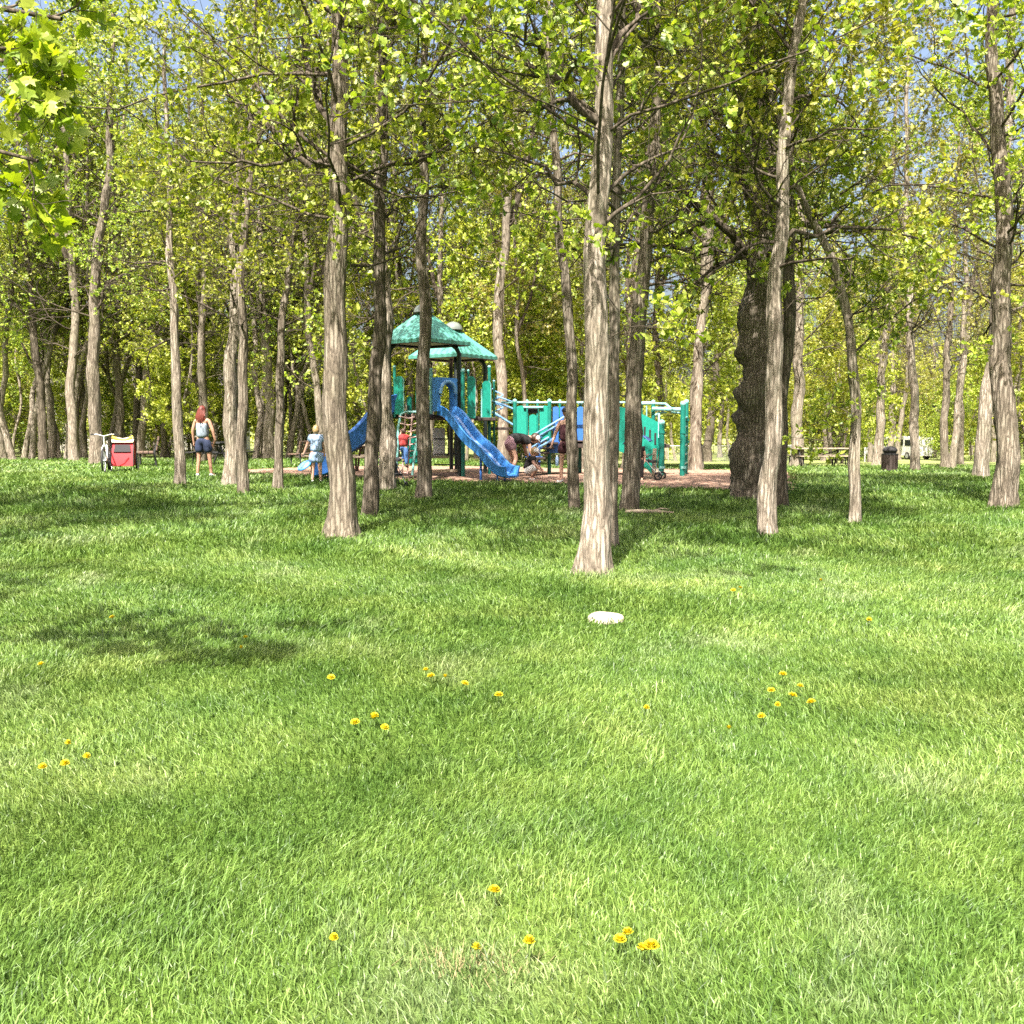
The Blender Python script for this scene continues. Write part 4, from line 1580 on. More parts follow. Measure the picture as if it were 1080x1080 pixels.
def person(label, loc, rz, J, scale=1.0, skin='skin', shirt=None, sleeve=.5, bottoms=None, leg=.5, hair=None, hair_long=False, cap=None, shoe='c_black', face=(0, 1, 0), girth=1.0):
    """J: joints in metres of an adult, figure facing +Y; sides L (x<0) and R (x>0)"""
    root = thing('person', label, 'person', loc, rz)
    J = {k: np.array(v, float) * scale for k, v in J.items()}
    s = scale * girth
    rad = {'pelvis': .125, 'waist': .105, 'chest': .125, 'neck': .05, 'skull': .05}
    for S in 'LR':
        rad.update({'sh' + S: .058, 'el' + S: .042, 'wr' + S: .027, 'pa' + S: .03, 'hip' + S: .088, 'kn' + S: .055, 'an' + S: .036, 'to' + S: .034})
    names = list(rad)
    V0 = [J[k] for k in names]
    idx = {k: i for i, k in enumerate(names)}
    E = [('pelvis', 'waist'), ('waist', 'chest'), ('chest', 'neck'), ('neck', 'skull')]
    for S in 'LR':
        E += [('chest', 'sh' + S), ('sh' + S, 'el' + S), ('el' + S, 'wr' + S), ('wr' + S, 'pa' + S), ('pelvis', 'hip' + S), ('hip' + S, 'kn' + S), ('kn' + S, 'an' + S), ('an' + S, 'to' + S)]
    V, F = skin_mesh(V0, [(idx[a], idx[b]) for a, b in E], [rad[k] * s for k in names])
    body = MB()
    body.add(V, F)
    # head: shaped ellipsoid with nose, ears and chin
    hc = J['head']
    fv = norm(np.array(face, float))
    upv = norm(J['head'] - J['neck'])
    upv = norm(upv - fv * upv.dot(fv))
    sv = np.cross(fv, upv)
    hs = scale if scale > .85 else scale * 1.22
    U, W = 16, 12
    HV, HF = [], []
    for j in range(W + 1):
        th = pi * j / W
        for i in range(U):
            a = 2 * pi * i / U
            x_, y_, z_ = .075 * sin(th) * cos(a), .098 * sin(th) * sin(a), .118 * cos(th)
            if z_ < -.02:
                k_ = 1 + 2.2 * (z_ + .02)
                x_ *= k_
                y_ *= 1 + 1.4 * (z_ + .02) if y_ > 0 else k_
            HV.append(hc + (sv * x_ + fv * y_ + upv * z_) * hs)
    for j in range(W):
        for i in range(U):
            k_ = (i + 1) % U
            HF.append((j * U + i, (j + 1) * U + i, (j + 1) * U + k_, j * U + k_))
    body.add(HV, HF)
    body.tube([hc + fv * .09 * hs + upv * .015 * hs, hc + fv * .118 * hs - upv * .018 * hs, hc + fv * .09 * hs - upv * .03 * hs], [.010 * hs, .016 * hs, .012 * hs], 8)
    for q in (-1, 1):
        c_ = hc + sv * q * .076 * hs
        body.sphere(c_, .012 * hs, .02 * hs, .03 * hs, U=8, W=6)
    # hands: five separate fingers each
    for S in 'LR':
        pa, wr = J['pa' + S], J['wr' + S]
        dv_ = norm(pa - wr)
        sd2 = norm(np.cross(dv_, np.array([0.3, .2, .9]))) if abs(dv_[2]) < .85 else np.array([0, 1.0, 0])
        sd2 = norm(sd2 - dv_ * sd2.dot(dv_))
        cu = np.cross(dv_, sd2)
        for k, (o_, ln) in enumerate(((-.027, .055), (-.009, .068), (.009, .072), (.026, .064))):
            a0 = pa + sd2 * o_ * scale
            body.tube([a0, a0 + dv_ * ln * .55 * scale + cu * .006 * scale, a0 + dv_ * ln * scale + cu * .022 * scale], [.0088 * scale, .008 * scale, .006 * scale], 6)
        a0 = wr + (pa - wr) * .5 - sd2 * .022 * scale
        body.tube([a0, a0 - sd2 * .028 * scale + dv_ * .025 * scale, a0 - sd2 * .034 * scale + dv_ * .055 * scale], [.011 * scale, .010 * scale, .007 * scale], 6)
    body.build('body', M[skin], root)
    eyes = MB()
    for q in (-1, 1):
        eyes.sphere(hc + fv * .088 * hs + sv * q * .031 * hs + upv * .02 * hs, .011 * hs, U=8, W=6)
    eyes.build('eyes', M['c_black'], root)
    mo = MB()
    mo.tube([hc + fv * .082 * hs - upv * .058 * hs + sv * q * .022 * hs for q in (-1, 0, 1)], .006 * hs, 6)
    mo.build('mouth', M['c_mauve'], root)

    def lerp(a, b, t_):
        return J[a] + (J[b] - J[a]) * t_

    if shirt:
        vv = [lerp('pelvis', 'waist', -.12), J['waist'], J['chest'], lerp('chest', 'neck', .62)]
        rr = [.190, .150, .165, .085]
        ee = [(0, 1), (1, 2), (2, 3)]
        for S in 'LR':
            b0 = len(vv)
            if sleeve > 0:
                vv += [J['sh' + S], lerp('sh' + S, 'el' + S, sleeve)]
                rr += [.09, .078]
                ee += [(2, b0), (b0, b0 + 1)]
            else:
                vv += [lerp('chest', 'sh' + S, .72)]
                rr += [.068]
                ee += [(2, b0)]
        v_, f_ = skin_mesh(vv, ee, [r * s for r in rr])
        MB().add(v_, f_).build('shirt', M[shirt], root)
    if bottoms:
        vv = [J['pelvis'], lerp('pelvis', 'waist', .45)]
        rr = [.165, .150]
        ee = [(0, 1)]
        for S in 'LR':
            b0 = len(vv)
            vv += [J['hip' + S], lerp('hip' + S, 'kn' + S, leg) if leg <= 1 else J['kn' + S]]
            rr += [.122, .112 if leg <= 1 else .085]
            ee += [(0, b0), (b0, b0 + 1)]
            if leg > 1:
                vv.append(lerp('kn' + S, 'an' + S, .9))
                rr.append(.055)
                ee.append((b0 + 1, b0 + 2))
        v_, f_ = skin_mesh(vv, ee, [r * s for r in rr])
        MB().add(v_, f_).build('trousers' if leg > 1 else 'shorts', M[bottoms], root)
    for S in 'LR':
        f0 = J['an' + S]
        td = norm(J['to' + S] - f0)
        v_, f_ = skin_mesh([f0 - td * .05 * scale - np.array([0, 0, .03]) * scale, f0 + td * .06 * scale - np.array([0, 0, .035]) * scale, J['to' + S] + td * .04 * scale - np.array([0, 0, .004])],
                           [(0, 1), (1, 2)], [.045 * scale, .045 * scale, .038 * scale], 1)
        MB().add(v_, f_).build('shoe', M[shoe], root)
    if hair:
        bk = -fv
        hm = MB()
        hv_, hf_ = [], []
        oc = hc + bk * .026 * hs + upv * .014 * hs
        for j in range(11):
            th = pi * j / 10
            for i in range(18):
                a = 2 * pi * i / 18
                k_ = 1 + .035 * sin(5 * a + 3 * th)
                hv_.append(oc + (sv * .088 * k_ * sin(th) * cos(a) + fv * .108 * k_ * sin(th) * sin(a) + upv * .122 * cos(th)) * hs)
        for j in range(10):
            for i in range(18):
                k_ = (i + 1) % 18
                hf_.append((j * 18 + i, (j + 1) * 18 + i, (j + 1) * 18 + k_, j * 18 + k_))
        hm.add(hv_, hf_)
        if hair_long:
            rh = np.random.default_rng(8)
            for k in range(15):
                q = -1 + 2 * k / 14
                ln = rh.uniform(.27, .40) * (1 - .25 * q * q)
                base_ = oc + (sv * .078 * q + bk * (.085 - .05 * q * q) + upv * .02) * hs
                hm.tube([base_, base_ + (bk * .022 - upv * ln * .35 + sv * .012 * q) * hs, base_ + (bk * .045 - upv * ln * .7 + sv * (.03 * q + rh.normal(0, .01))) * hs,
                         base_ + (bk * .035 - upv * ln + sv * (.02 * q + rh.normal(0, .015))) * hs], [.020 * hs, .024 * hs, .020 * hs, .006 * hs], 7)
        hm.build('hair', M[hair], root)
    if cap:
        cp = MB()
        V2, F2 = [], []
        for j in range(7):
            th = pi * .55 * j / 6
            for i in range(16):
                a = 2 * pi * i / 16
                V2.append(hc + (sv * .092 * sin(th) * cos(a) + fv * .112 * sin(th) * sin(a) + upv * (.03 + .10 * cos(th))) * hs)
        for j in range(6):
            for i in range(16):
                k_ = (i + 1) % 16
                F2.append((j * 16 + i, (j + 1) * 16 + i, (j + 1) * 16 + k_, j * 16 + k_))
        cp.add(V2, F2)
        cp.prism([(.075 * cos(a), .075 + .09 * sin(a)) for a in np.linspace(0, pi, 9)], hc + upv * .035 * hs, sv * hs, fv * hs, .012 * hs)
        cp.build('cap', M[cap], root)
    return root


def stand(**kw):
    J = {'pelvis': (0, 0, .95), 'waist': (0, 0, 1.12), 'chest': (0, -.01, 1.33), 'neck': (0, 0, 1.47), 'skull': (0, .01, 1.54), 'head': (0, .02, 1.62)}
    for S, q in (('L', -1), ('R', 1)):
        J.update({'sh' + S: (q * .17, -.01, 1.40), 'el' + S: (q * .23, -.02, 1.12), 'wr' + S: (q * .25, .04, .87), 'pa' + S: (q * .25, .06, .80),
                  'hip' + S: (q * .09, 0, .90), 'kn' + S: (q * .11, .02, .50), 'an' + S: (q * .13, 0, .08), 'to' + S: (q * .15, .13, .035)})
    J.update(kw)
    return J


# woman from behind, auburn hair
p = at(215, 503)
person('woman seen from behind with long auburn hair, grey top and navy shorts', p, R_(-8),
       stand(anL=(-.16, 0, .08), toL=(-.18, .13, .035), anR=(.19, .02, .08), toR=(.23, .14, .035), knL=(-.12, .02, .5), knR=(.15, .03, .5),
             elL=(-.25, -.02, 1.14), wrL=(-.26, .03, .88), elR=(.27, -.02, 1.14), wrR=(.31, .02, .90)),
       1.0, 'skin_tan', 'c_grey', 0, 'c_navy', .80, 'hair_red', True, None, 'c_white')

# child in blue shirt, half behind the flared trunk, holding a blue disc
p = at(334, 509)
ch = stand(elL=(-.27, .02, 1.15), wrL=(-.36, .08, .92), paL=(-.40, .10, .86))
person('child in light blue shirt and shorts half hidden by the broad flared trunk', p, R_(15), ch, .74, 'skin', 'c_sky', .6, 'c_sky', .75, 'hair_blond', False, None, 'c_white', girth=1.25)
mb = MB()
hd = pt(321, 491, p[1] - .05)
t_ = thing('flying_disc', 'blue plastic disc held by the child in light blue', 'disc', hd)
mb.sphere((0, 0, 0), .16, .16, .06, half=True, U=20, W=6)
mb.build('disc_top', M['blue_pale'], t_)
MB().ring((0, 0, 0), (0, 0, 1), .16, .018).build('disc_rim', M['blue'], t_)
t_.rotation_euler = (.5, -.5, 0)

# adult bending forward by the slide
p = at(541, 504)
bend = {'pelvis': (0, -.08, .86), 'waist': (0, .06, .96), 'chest': (0, .28, .95), 'neck': (0, .42, .96), 'skull': (0, .48, .97), 'head': (0, .56, .93)}
for S, q in (('L', -1), ('R', 1)):
    bend.update({'sh' + S: (q * .17, .32, .90), 'el' + S: (q * .20, .38, .62), 'wr' + S: (q * .16, .50, .40), 'pa' + S: (q * .15, .53, .33),
                 'hip' + S: (q * .09, -.08, .82), 'kn' + S: (q * .13, .04, .46), 'an' + S: (q * .15, -.12, .08), 'to' + S: (q * .16, .02, .035)})
person('adult bending forward in mauve shorts, black shirt and white cap at the slide foot', p, R_(-72), bend, 1.02, 'skin', 'c_black', .45, 'c_mauve', .55,
       'hair_brown', False, 'c_white', 'c_white', face=(0, .6, -.8))

# toddler crouching in front of the adult
p = at(558, 506)
crouch = {'pelvis': (0, -.05, .30), 'waist': (0, .0, .47), 'chest': (0, .10, .66), 'neck': (0, .16, .79), 'skull': (0, .18, .85), 'head': (0, .20, .92)}
for S, q in (('L', -1), ('R', 1)):
    crouch.update({'sh' + S: (q * .16, .10, .72), 'el' + S: (q * .22, .22, .50), 'wr' + S: (q * .18, .38, .36), 'pa' + S: (q * .17, .42, .31),
                   'hip' + S: (q * .10, -.02, .28), 'kn' + S: (q * .18, .30, .46), 'an' + S: (q * .17, .08, .08), 'to' + S: (q * .19, .2, .035)})
person('small child crouching in dark clothes and pale hat below the bending adult', p, R_(-100), crouch, .72, 'skin', 'c_black', .6, 'c_white', .95,
       'hair_blond', False, 'c_white', 'c_white', girth=1.25, face=(0, .8, -.5))

# person in maroon tank top by the thin trunk, bottle in hand
p = at(597, 509)
person('person in maroon tank top and shorts standing at the stairs, bottle in hand', p, R_(150),
       stand(elR=(.25, .06, 1.13), wrR=(.27, .18, .92), paR=(.27, .21, .86), elL=(-.24, .02, 1.12)), .99, 'skin', 'c_maroon', 0, 'c_maroon', .62, 'hair_brown', False, 'c_black', 'c_white')
bt = thing('water_bottle', 'pale blue water bottle held by the person in maroon', 'bottle', pt(587.5, 486, p[1] - .2))
MB().tube([(0, 0, -.11), (0, 0, .06), (0, 0, .09), (0, 0, .10)], [.036, .036, .02, .016], 14).build('bottle_body', M['c_sky'], bt)
MB().tube([(0, 0, .10), (0, 0, .13)], .019, 12).build('bottle_cap', M['c_white'], bt)

# child climbing the net
p = pt(426, 493, 23.75)
climb = stand(shL=(-.17, .02, 1.40), elL=(-.27, .16, 1.45), wrL=(-.25, .28, 1.62), paL=(-.25, .30, 1.68), elR=(.27, .16, 1.42), wrR=(.24, .28, 1.55), paR=(.24, .30, 1.62),
              knL=(-.13, .28, .64), anL=(-.12, .18, .30), toL=(-.12, .30, .28))
person('small child in red top and blue trousers climbing the net', p, R_(-20), climb, .52, 'skin', 'c_red', .6, 'c_blue', 1.5, 'hair_brown', False, None, 'c_black', girth=1.25)

# child at the foot of the ramp wall
p = at(674, 507)
person('small child in dark clothes at the foot of the green ramp wall', p, R_(160), stand(), .55, 'skin', 'c_black', .6, 'c_black', 1.5, 'hair_blond', False, 'c_white', 'c_black', girth=1.25)

# ------------------------------------------------------------------ strollers
def stroller(label, loc, rz, cloth):
    r = thing('stroller', label, 'stroller', loc, rz)
    for sx in (-.24, .24):
        for y_, rr in ((-.32, .10), (.34, .14)):
            wb = MB()
            wb.ring((sx, y_, rr), (1, 0, 0), rr - .02, .02, 20, 6)
            for k in range(5):
                a = k * 2 * pi / 5
                wb.bar((sx, y_, rr), (sx, y_ + (rr - .02) * cos(a), rr + (rr - .02) * sin(a)), .006, 5)
            wb.build('wheel', M['black'], r)
    fb = MB()
    for sx in (-.22, .22):
        fb.tube([(sx, -.32, .12), (sx, .05, .55), (sx, .45, 1.0)], .014)
        fb.tube([(sx, .34, .15), (sx, .1, .5), (sx, -.1, .62)], .014)
    fb.bar((-.22, .45, 1.0), (.22, .45, 1.0), .018)
    fb.bar((-.22, .34, .15), (.22, .34, .15), .012)
    fb.build('stroller_frame', M['steel'], r)
    sb = MB()
    sb.box((0, -.02, .45), (.38, .36, .06), rx=.1)
    sb.box((0, .20, .68), (.38, .07, .5), rx=-.35)
    sb.build('seat', M['black'], r)
    cb = MB()
    prof = [(.20 + .36 * cos(a), .72 + .34 * sin(a)) for a in np.linspace(.4, 2.5, 9)]
    for k in range(8):
        (y0, z0_), (y1, z1_) = prof[k], prof[k + 1]
        cb.add([(-.22, y0, z0_), (.22, y0, z0_), (.22, y1, z1_), (-.22, y1, z1_), (-.22, y0, z0_ - .012), (.22, y0, z0_ - .012), (.22, y1, z1_ - .012), (-.22, y1, z1_ - .012)],
               [(0, 1, 2, 3), (7, 6, 5, 4), (0, 3, 7, 4), (1, 5, 6, 2)])
    cb.build('hood', M[cloth], r)
    return r


stroller('black stroller with blue hood parked beside the green ramp wall', at(682, 506), R_(70), 'c_blue')
stroller('black stroller standing behind the pale trunk by the climbing net', at(415, 513), R_(30), 'c_black').scale = (.8, .8, .6)

# ------------------------------------------------------------------ bicycle and trailer
def bicycle(label, loc, rz, frame='silver', name='bicycle'):
    r = thing(name, label, 'bicycle', loc, rz)       # front wheel towards -Y
    for y_ in (-.52, .52):
        t1 = MB()
        t1.ring((0, y_, .34), (1, 0, 0), .32, .025, 32, 8)
        wh = t1.build('wheel', M['black'], r)
        t2 = MB()
        t2.ring((0, y_, .34), (1, 0, 0), .29, .010, 32, 6)
        for k in range(14):
            a = 2 * pi * k / 14
            t2.bar((.02 * (-1) ** k, y_, .34), (0, y_ + .29 * cos(a), .34 + .29 * sin(a)), .0025, 4)
        t2.bar((-.05, y_, .34), (.05, y_, .34), .02)
        t2.build('rim', M['silver'], wh)
    f = MB()
    hd_, bb, st, rx_ = (0, -.36, .86), (0, .05, .30), (0, .22, .86), (0, .52, .34)
    f.bar((0, -.32, .72), bb, .022)
    f.bar(hd_, (0, .20, .78), .02)
    f.bar(bb, st, .018)
    for q in (-.05, .05):
        f.bar((q * .4, .20, .78), (q, .52, .34), .010)
        f.bar((q * .4, .05, .30), (q, .52, .34), .010)
    f.build('frame', M[frame], r)
    f = MB()
    f.tube([(0, -.37, .95), (0, -.34, .80)], .022)
    for q in (-.055, .055):
        f.tube([(0, -.34, .78), (q, -.38, .66), (q, -.52, .34)], .014)
    f.build('fork', M['white'], r)
    f = MB()
    f.tube([(-.32, -.22, 1.02), (-.18, -.33, 1.03), (0, -.38, .98), (.18, -.33, 1.03), (.32, -.22, 1.02)], .013)
    f.bar((0, -.38, .98), (0, -.36, .86), .016)
    hb = f.build('handlebar', M['white'], r)
    f = MB()
    for q in (-1, 1):
        f.bar((q * .24, -.28, 1.025), (q * .34, -.205, 1.02), .018)
    f.build('grip', M['black'], hb)
    f = MB()
    f.prism([(0, -.14), (.03, -.1), (.05, 0), (.08, .12), (0, .15), (-.08, .12), (-.05, 0), (-.03, -.1)], (0, .24, .93), (1, 0, 0), (0, 1, 0), .05)
    f.bar((0, .22, .86), (0, .24, .92), .014)
    f.build('saddle', M['black'], r)
    f = MB()
    f.ring((.06, .05, .30), (1, 0, 0), .09, .010, 20, 6)
    f.bar((-.07, .05, .30), (.07, .05, .30), .02)
    cr = f.build('crankset', M['black'], r)
    for c_, q in (((.14, -.07, .18), .09), ((-.14, .17, .42), -.09)):
        f = MB()
        f.bar((q, .05, .30), (q, c_[1], c_[2]), .012)
        f.build('crank_arm', M['black'], cr)
        f = MB()
        f.box(c_, (.10, .07, .02))
        f.build('pedal', M['black'], cr)
    return r


bicycle('silver-white bicycle with wide handlebars standing beside the red trailer', at(113, 498.5), R_(14), 'white')
p = at(131, 497.5)
tr = thing('bike_trailer', 'red child bike trailer with yellow flap on top, next to the bicycle', 'trailer', p, R_(15))
for q in (-1, 1):
    wb = MB()
    wb.ring((q * .34, .05, .26), (1, 0, 0), .24, .024, 28, 8)
    wh = wb.build('wheel', M['black'], tr)
    wb = MB()
    wb.ring((q * .34, .05, .26), (1, 0, 0), .215, .012, 28, 6)
    for k in range(10):
        a = 2 * pi * k / 10
        wb.bar((q * .34, .05, .26), (q * .34, .05 + .21 * cos(a), .26 + .21 * sin(a)), .004, 4)
    wb.build('rim', M['white'], wh)
side = [(-.42, .17), (.40, .17), (.46, .45), (.26, .84), (-.10, .84), (-.34, .50)]
b_ = MB()
b_.prism(side, (0, 0, 0), (0, 1, 0), (0, 0, 1), .54)
b_.build('cabin', M['red'], tr)
b_ = MB()
b_.prism([(-.22, 0), (.22, 0), (.19, .24), (-.19, .24)], (0, -.345, .545), (1, 0, 0), norm(np.array([0, .24, .34])), .02)
b_.build('window', M['c_black'], tr)
b_ = MB()
b_.prism([(-.27, 0), (.27, 0), (.29, .10), (-.29, .10)], (0, -.20, .80), (1, 0, 0), norm(np.array([0, .26, .34])), .03)
b_.tube([(-.28, -.12, .93), (0, -.06, .87), (.28, -.12, .93)], .045, 10)
b_.build('flap', M['cream_cloth'], tr)
b_ = MB()
b_.tube([(-.27, -.14, .95), (-.10, -.15, .88), (.08, -.15, .86), (.27, -.12, .96)], .04, 10)
b_.box((0, .08, .87), (.52, .34, .05))
b_.build('rolled_cover', M['yellow'], tr)
b_ = MB()
for q in (-.28, .28):
    b_.tube([(q, -.40, .20), (q, -.34, .52), (q, -.10, .86), (q, .26, .86), (q, .46, .46)], .012)
b_.tube([(-.28, -.40, .20), (-.35, -.8, .28), (-.4, -1.0, .36)], .014)
b_.build('frame', M['black'], tr)

# ------------------------------------------------------------------ picnic tables, benches
def picnic_table(label, loc, rz, top='wood', legs='black', L=1.8, s=1.0):
    r = thing('picnic_table', label, 'table', loc, rz)
    r.scale = (s, s, s)
    b_ = MB()
    for k in range(5):
        b_.box((0, -.30 + k * .15, .74), (L, .14, .045))
    b_.build('tabletop', M[top], r)
    for q in (-1, 1):
        b_ = MB()
        for k in (0, 1):
            b_.box((0, q * (.62 + k * .14), .44), (L, .13, .04))
        b_.build('seat', M[top], r)
    for sx in (-L / 2 + .25, L / 2 - .25):
        b_ = MB()
        b_.tube([(sx, -.70, -.05), (sx, -.66, .41), (sx, .66, .41), (sx, .70, -.05)], .03, 10)
        b_.bar((sx, -.55, 0), (sx, -.22, .715), .026)
        b_.bar((sx, .55, 0), (sx, .22, .715), .026)
        b_.bar((sx, -.30, .70), (sx, .30, .70), .026)
        b_.bar((sx, 0, .70), (0, 0, .42), .02)
        b_.build('leg_frame', M[legs], r)
    return r


picnic_table('weathered picnic table with black legs out on the sunny lawn', at(863, 492), R_(8), 'wood', 'black', 2.4)
picnic_table('wooden picnic table behind the broad flared trunk beside the blue slide', at(360, 499), R_(25), 'wood', 'brown_wood', 1.7)
picnic_table('black metal picnic table behind the woman in shorts', at(233, 491), R_(80), 'black', 'black', 1.6)


def bench(label, loc, rz, mat='brown_wood'):
    r = thing('park_bench', label, 'bench', loc, rz)
    b_ = MB()
    for k in range(3):
        b_.box((0, -.2 + k * .15, .45), (1.5, .13, .05))
    b_.build('seat', M[mat], r)
    b_ = MB()
    for k in range(3):
        b_.box((0, .27 + k * .03, .58 + k * .15), (1.5, .04, .12), rx=-.18)
    b_.build('backrest', M[mat], r)
    for sx in (-.6, .6):
        b_ = MB()
        b_.tube([(sx, -.22, -.05), (sx, -.22, .42), (sx, .2, .42), (sx, .36, .92)], .03)
        b_.bar((sx, .2, .42), (sx, .26, -.05), .03)
        b_.build('leg', M['black'], r)
    return r


bench('brown wooden bench under the trees behind the child in blue', at(323, 491), R_(180 + 62)).scale = (.85, .85, .85)
bench('brown wooden bench behind the red bike trailer', at(156, 492), R_(-70))

# ------------------------------------------------------------------ trash bin, post, stump, fallen branch, logs
p = at(938, 498)
tb = thing('trash_bin', 'dark slatted trash bin with domed lid on the lawn', 'bin', p)
b_ = MB()
b_.tube([(0, 0, -.02), (0, 0, .02), (0, 0, .70)], [.24, .25, .27], 20)
b_.build('drum', M['deck'], tb)
b_ = MB()
for k in range(14):
    a = 2 * pi * k / 14
    b_.box((.275 * cos(a), .275 * sin(a), .36), (.02, .07, .66), rz=a)
b_.build('slats', M['deck'], tb)
tb.scale = (.8, .8, .75)
b_ = MB()
b_.ring((0, 0, .70), (0, 0, 1), .275, .022)
b_.ring((0, 0, .08), (0, 0, 1), .275, .015)
b_.build('rim', M['black'], tb)
b_ = MB()
b_.sphere((0, 0, .84), .26, .26, .17, U=20, W=8, half=True)
b_.tube([(0, 0, .72), (0, 0, .84)], [.20, .26], 20)
b_.build('lid', M['c_black'], tb)

p = at(912, 487)
mp_ = thing('marker_post', 'thin white marker post between the lone slender trunk and the trash bin', 'post', p)
MB().tube([(0, 0, -.1), (0, 0, 1.0), (0, 0, 1.03)], [.05, .05, .03], 10).build('shaft', M['white'], mp_)
MB().box((0, -.052, .82), (.07, .012, .12)).build('reflector', M['steel'], mp_)

p = at(640, 655)
rg = np.random.default_rng(9)
st = thing('tree_stump', 'pale sawn stump cut low in the grass before the nearest trunk', 'stump', p)
N = 28
out = [(.15 + .012 * sin(3 * a + 1) + .008 * sin(5 * a)) for a in np.linspace(0, 2 * pi, N, endpoint=False)]
b_ = MB()
V_, F_ = [], []
for zz_, k_ in ((-.05, 1.10), (.005, 1.03), (.026, 1.0), (.030, .97)):
    V_ += [(out[i] * k_ * cos(2 * pi * i / N), out[i] * k_ * .9 * sin(2 * pi * i / N), zz_ + .02 * sin(2 * pi * i / N)) for i in range(N)]
for r_ in range(3):
    for i in range(N):
        j = (i + 1) % N
        F_.append((r_ * N + i, r_ * N + j, (r_ + 1) * N + j, (r_ + 1) * N + i))
b_.add(V_, F_)
b_.build('bark_side', M['sawn'], st)
b_ = MB()
b_.add([(out[i] * .955 * cos(2 * pi * i / N), out[i] * .955 * .9 * sin(2 * pi * i / N), 0.031 + .02 * sin(2 * pi * i / N)) for i in range(N)], [tuple(range(N))])
b_.build('cut_face', M['sawn'], st)
st.rotation_euler = (R_(4), 0, .4)

p = at(682, 543)
fb_ = thing('fallen_branch', 'pale bare branch lying in the shade beside the leaning grey trunk', 'branch', p)
MB().tube([(-.35, .05, .05), (-.1, 0, .06), (.2, .02, .05), (.45, -.04, .04)], [.03, .035, .03, .015], 8).build('limb', M['wood'], fb_)
MB().tube([(.1, .01, .06), (.25, .1, .10), (.4, .18, .08)], [.018, .014, .006], 6).build('twig', M['wood'], fb_)

# ------------------------------------------------------------------ chain-link fence
fe = thing('chain_link_fence', 'grey chain-link fence beyond the playground at the lawn edge', 'fence', (16, 74, 0))
x0, x1, yf = 11.5, 20.5, 74.0
HF_ = 1.15
npst = 5
for k in range(npst):
    x_ = x0 + (x1 - x0) * k / (npst - 1)
    z_ = gz(x_, yf)
    b_ = WB()
    b_.bar((x_, yf, z_ - .2), (x_, yf, z_ + HF_ + .04), .04, 8)
    b_.sphere((x_, yf, z_ + HF_ + .05), .05, U=8, W=6)
    b_.build('post', M['steel'], fe)
b_ = WB()
b_.tube([(x_, yf, gz(x_, yf) + HF_) for x_ in np.linspace(x0, x1, 20)], .03, 8)
b_.build('top_rail', M['steel'], fe)
# woven wire: two families of diagonals
xs_ = np.arange(x0 - HF_, x1, .10)
Pw = []
for sg in (1, -1):
    for x_ in xs_:
        xa, xb = (x_, x_ + HF_) if sg > 0 else (x_ + HF_, x_)
        Pw.append([[xa, yf + .01 * sg, gz(xa, yf) + .03], [xb, yf + .01 * sg, gz(xb, yf) + HF_]])
Pw = np.array(Pw)
keep = (Pw[:, :, 0].min(1) > x0) & (Pw[:, :, 0].max(1) < x1)
Vw, Fw = tubes(Pw[keep] - np.array([16, 74, 0]), np.full((keep.sum(), 2), .006), 3)
mk('wire_mesh', Vw, [Fw], M['steel'], fe)

# ------------------------------------------------------------------ parked vans and a house beyond the trees
def van(label, px, py, rz, L=4.8, H=2.0, mat='white'):
    p = at(px, py)
    r = thing('parked_van', label, 'van', p, rz)
    prof = [(-L / 2, .35), (L / 2, .35), (L / 2, .95), (L / 2 - .9, 1.15), (L / 2 - 1.5, H - .05), (L / 2 - 1.8, H), (-L / 2 + .15, H), (-L / 2, H - .15)]
    b_ = MB()
    b_.prism(prof, (0, 0, 0), (1, 0, 0), (0, 0, 1), 1.8)
    b_.build('body', M[mat], r)
    for q in (-1, 1):
        for k in range(3):
            b_ = MB()
            xw = -L / 2 + .9 + k * 1.15
            b_.box((xw, q * .905, 1.45), (.85 if k < 2 else .6, .03, .5))
            b_.build('window', M['glass'], r)
    b_ = MB()
    b_.prism([(-.7, 0), (.7, 0), (.6, .75), (-.6, .75)], (L / 2 - .88, 0, 1.20), (0, 1, 0), norm(np.array([-.6, 0, .85])), .03)
    b_.build('windscreen', M['glass'], r)
    for sx in (-L / 2 + .9, L / 2 - .9):
        for q in (-.86, .86):
            b_ = MB()
            b_.tube([(sx, q - .1, .33), (sx, q + .1, .33)], .33, 20)
            wh = b_.build('wheel', M['black'], r)
            b_ = MB()
            s_ = 1 if q > 0 else -1
            b_.tube([(sx, q + s_ * .1, .33), (sx, q + s_ * .112, .33)], .2, 16)
            b_.build('rim', M['silver'], wh)
    return r


van('white van parked beyond the lawn, its side facing past the trash bin', 941, 484, R_(172))
van('second white van parked end-on past the thin pale trunk', 958, 484.5, R_(100), 4.4, 1.9)

h = np.array([-27.0, 76.0, gz(-27, 76)])
ho = thing('house', 'pale house glimpsed between the trunks deep behind the bicycle', 'house', h, R_(6))
b_ = MB()
b_.box((0, 0, 1.9), (13, 8, 3.9))
b_.build('wall', M['wall'], ho)
b_ = MB()
b_.prism([(-4.6, 0), (4.6, 0), (0, 2.6)], (0, 0, 3.86), (0, 1, 0), (0, 0, 1), 13.8)
b_.build('roof', M['roofing'], ho)
for x_ in (-4.5, -1.5, 3.8):
    b_ = MB()
    b_.box((x_, -4.01, 2.0), (1.5, .08, 1.3))
    wf = b_.build('window', M['white'], ho)
    b_ = MB()
    b_.box((x_, -4.055, 2.0), (1.28, .03, 1.08))
    b_.build('pane', M['glass'], wf)
b_ = MB()
b_.box((1.2, -4.02, 1.1), (1.0, .09, 2.1))
b_.build('door', M['brown_wood'], ho)

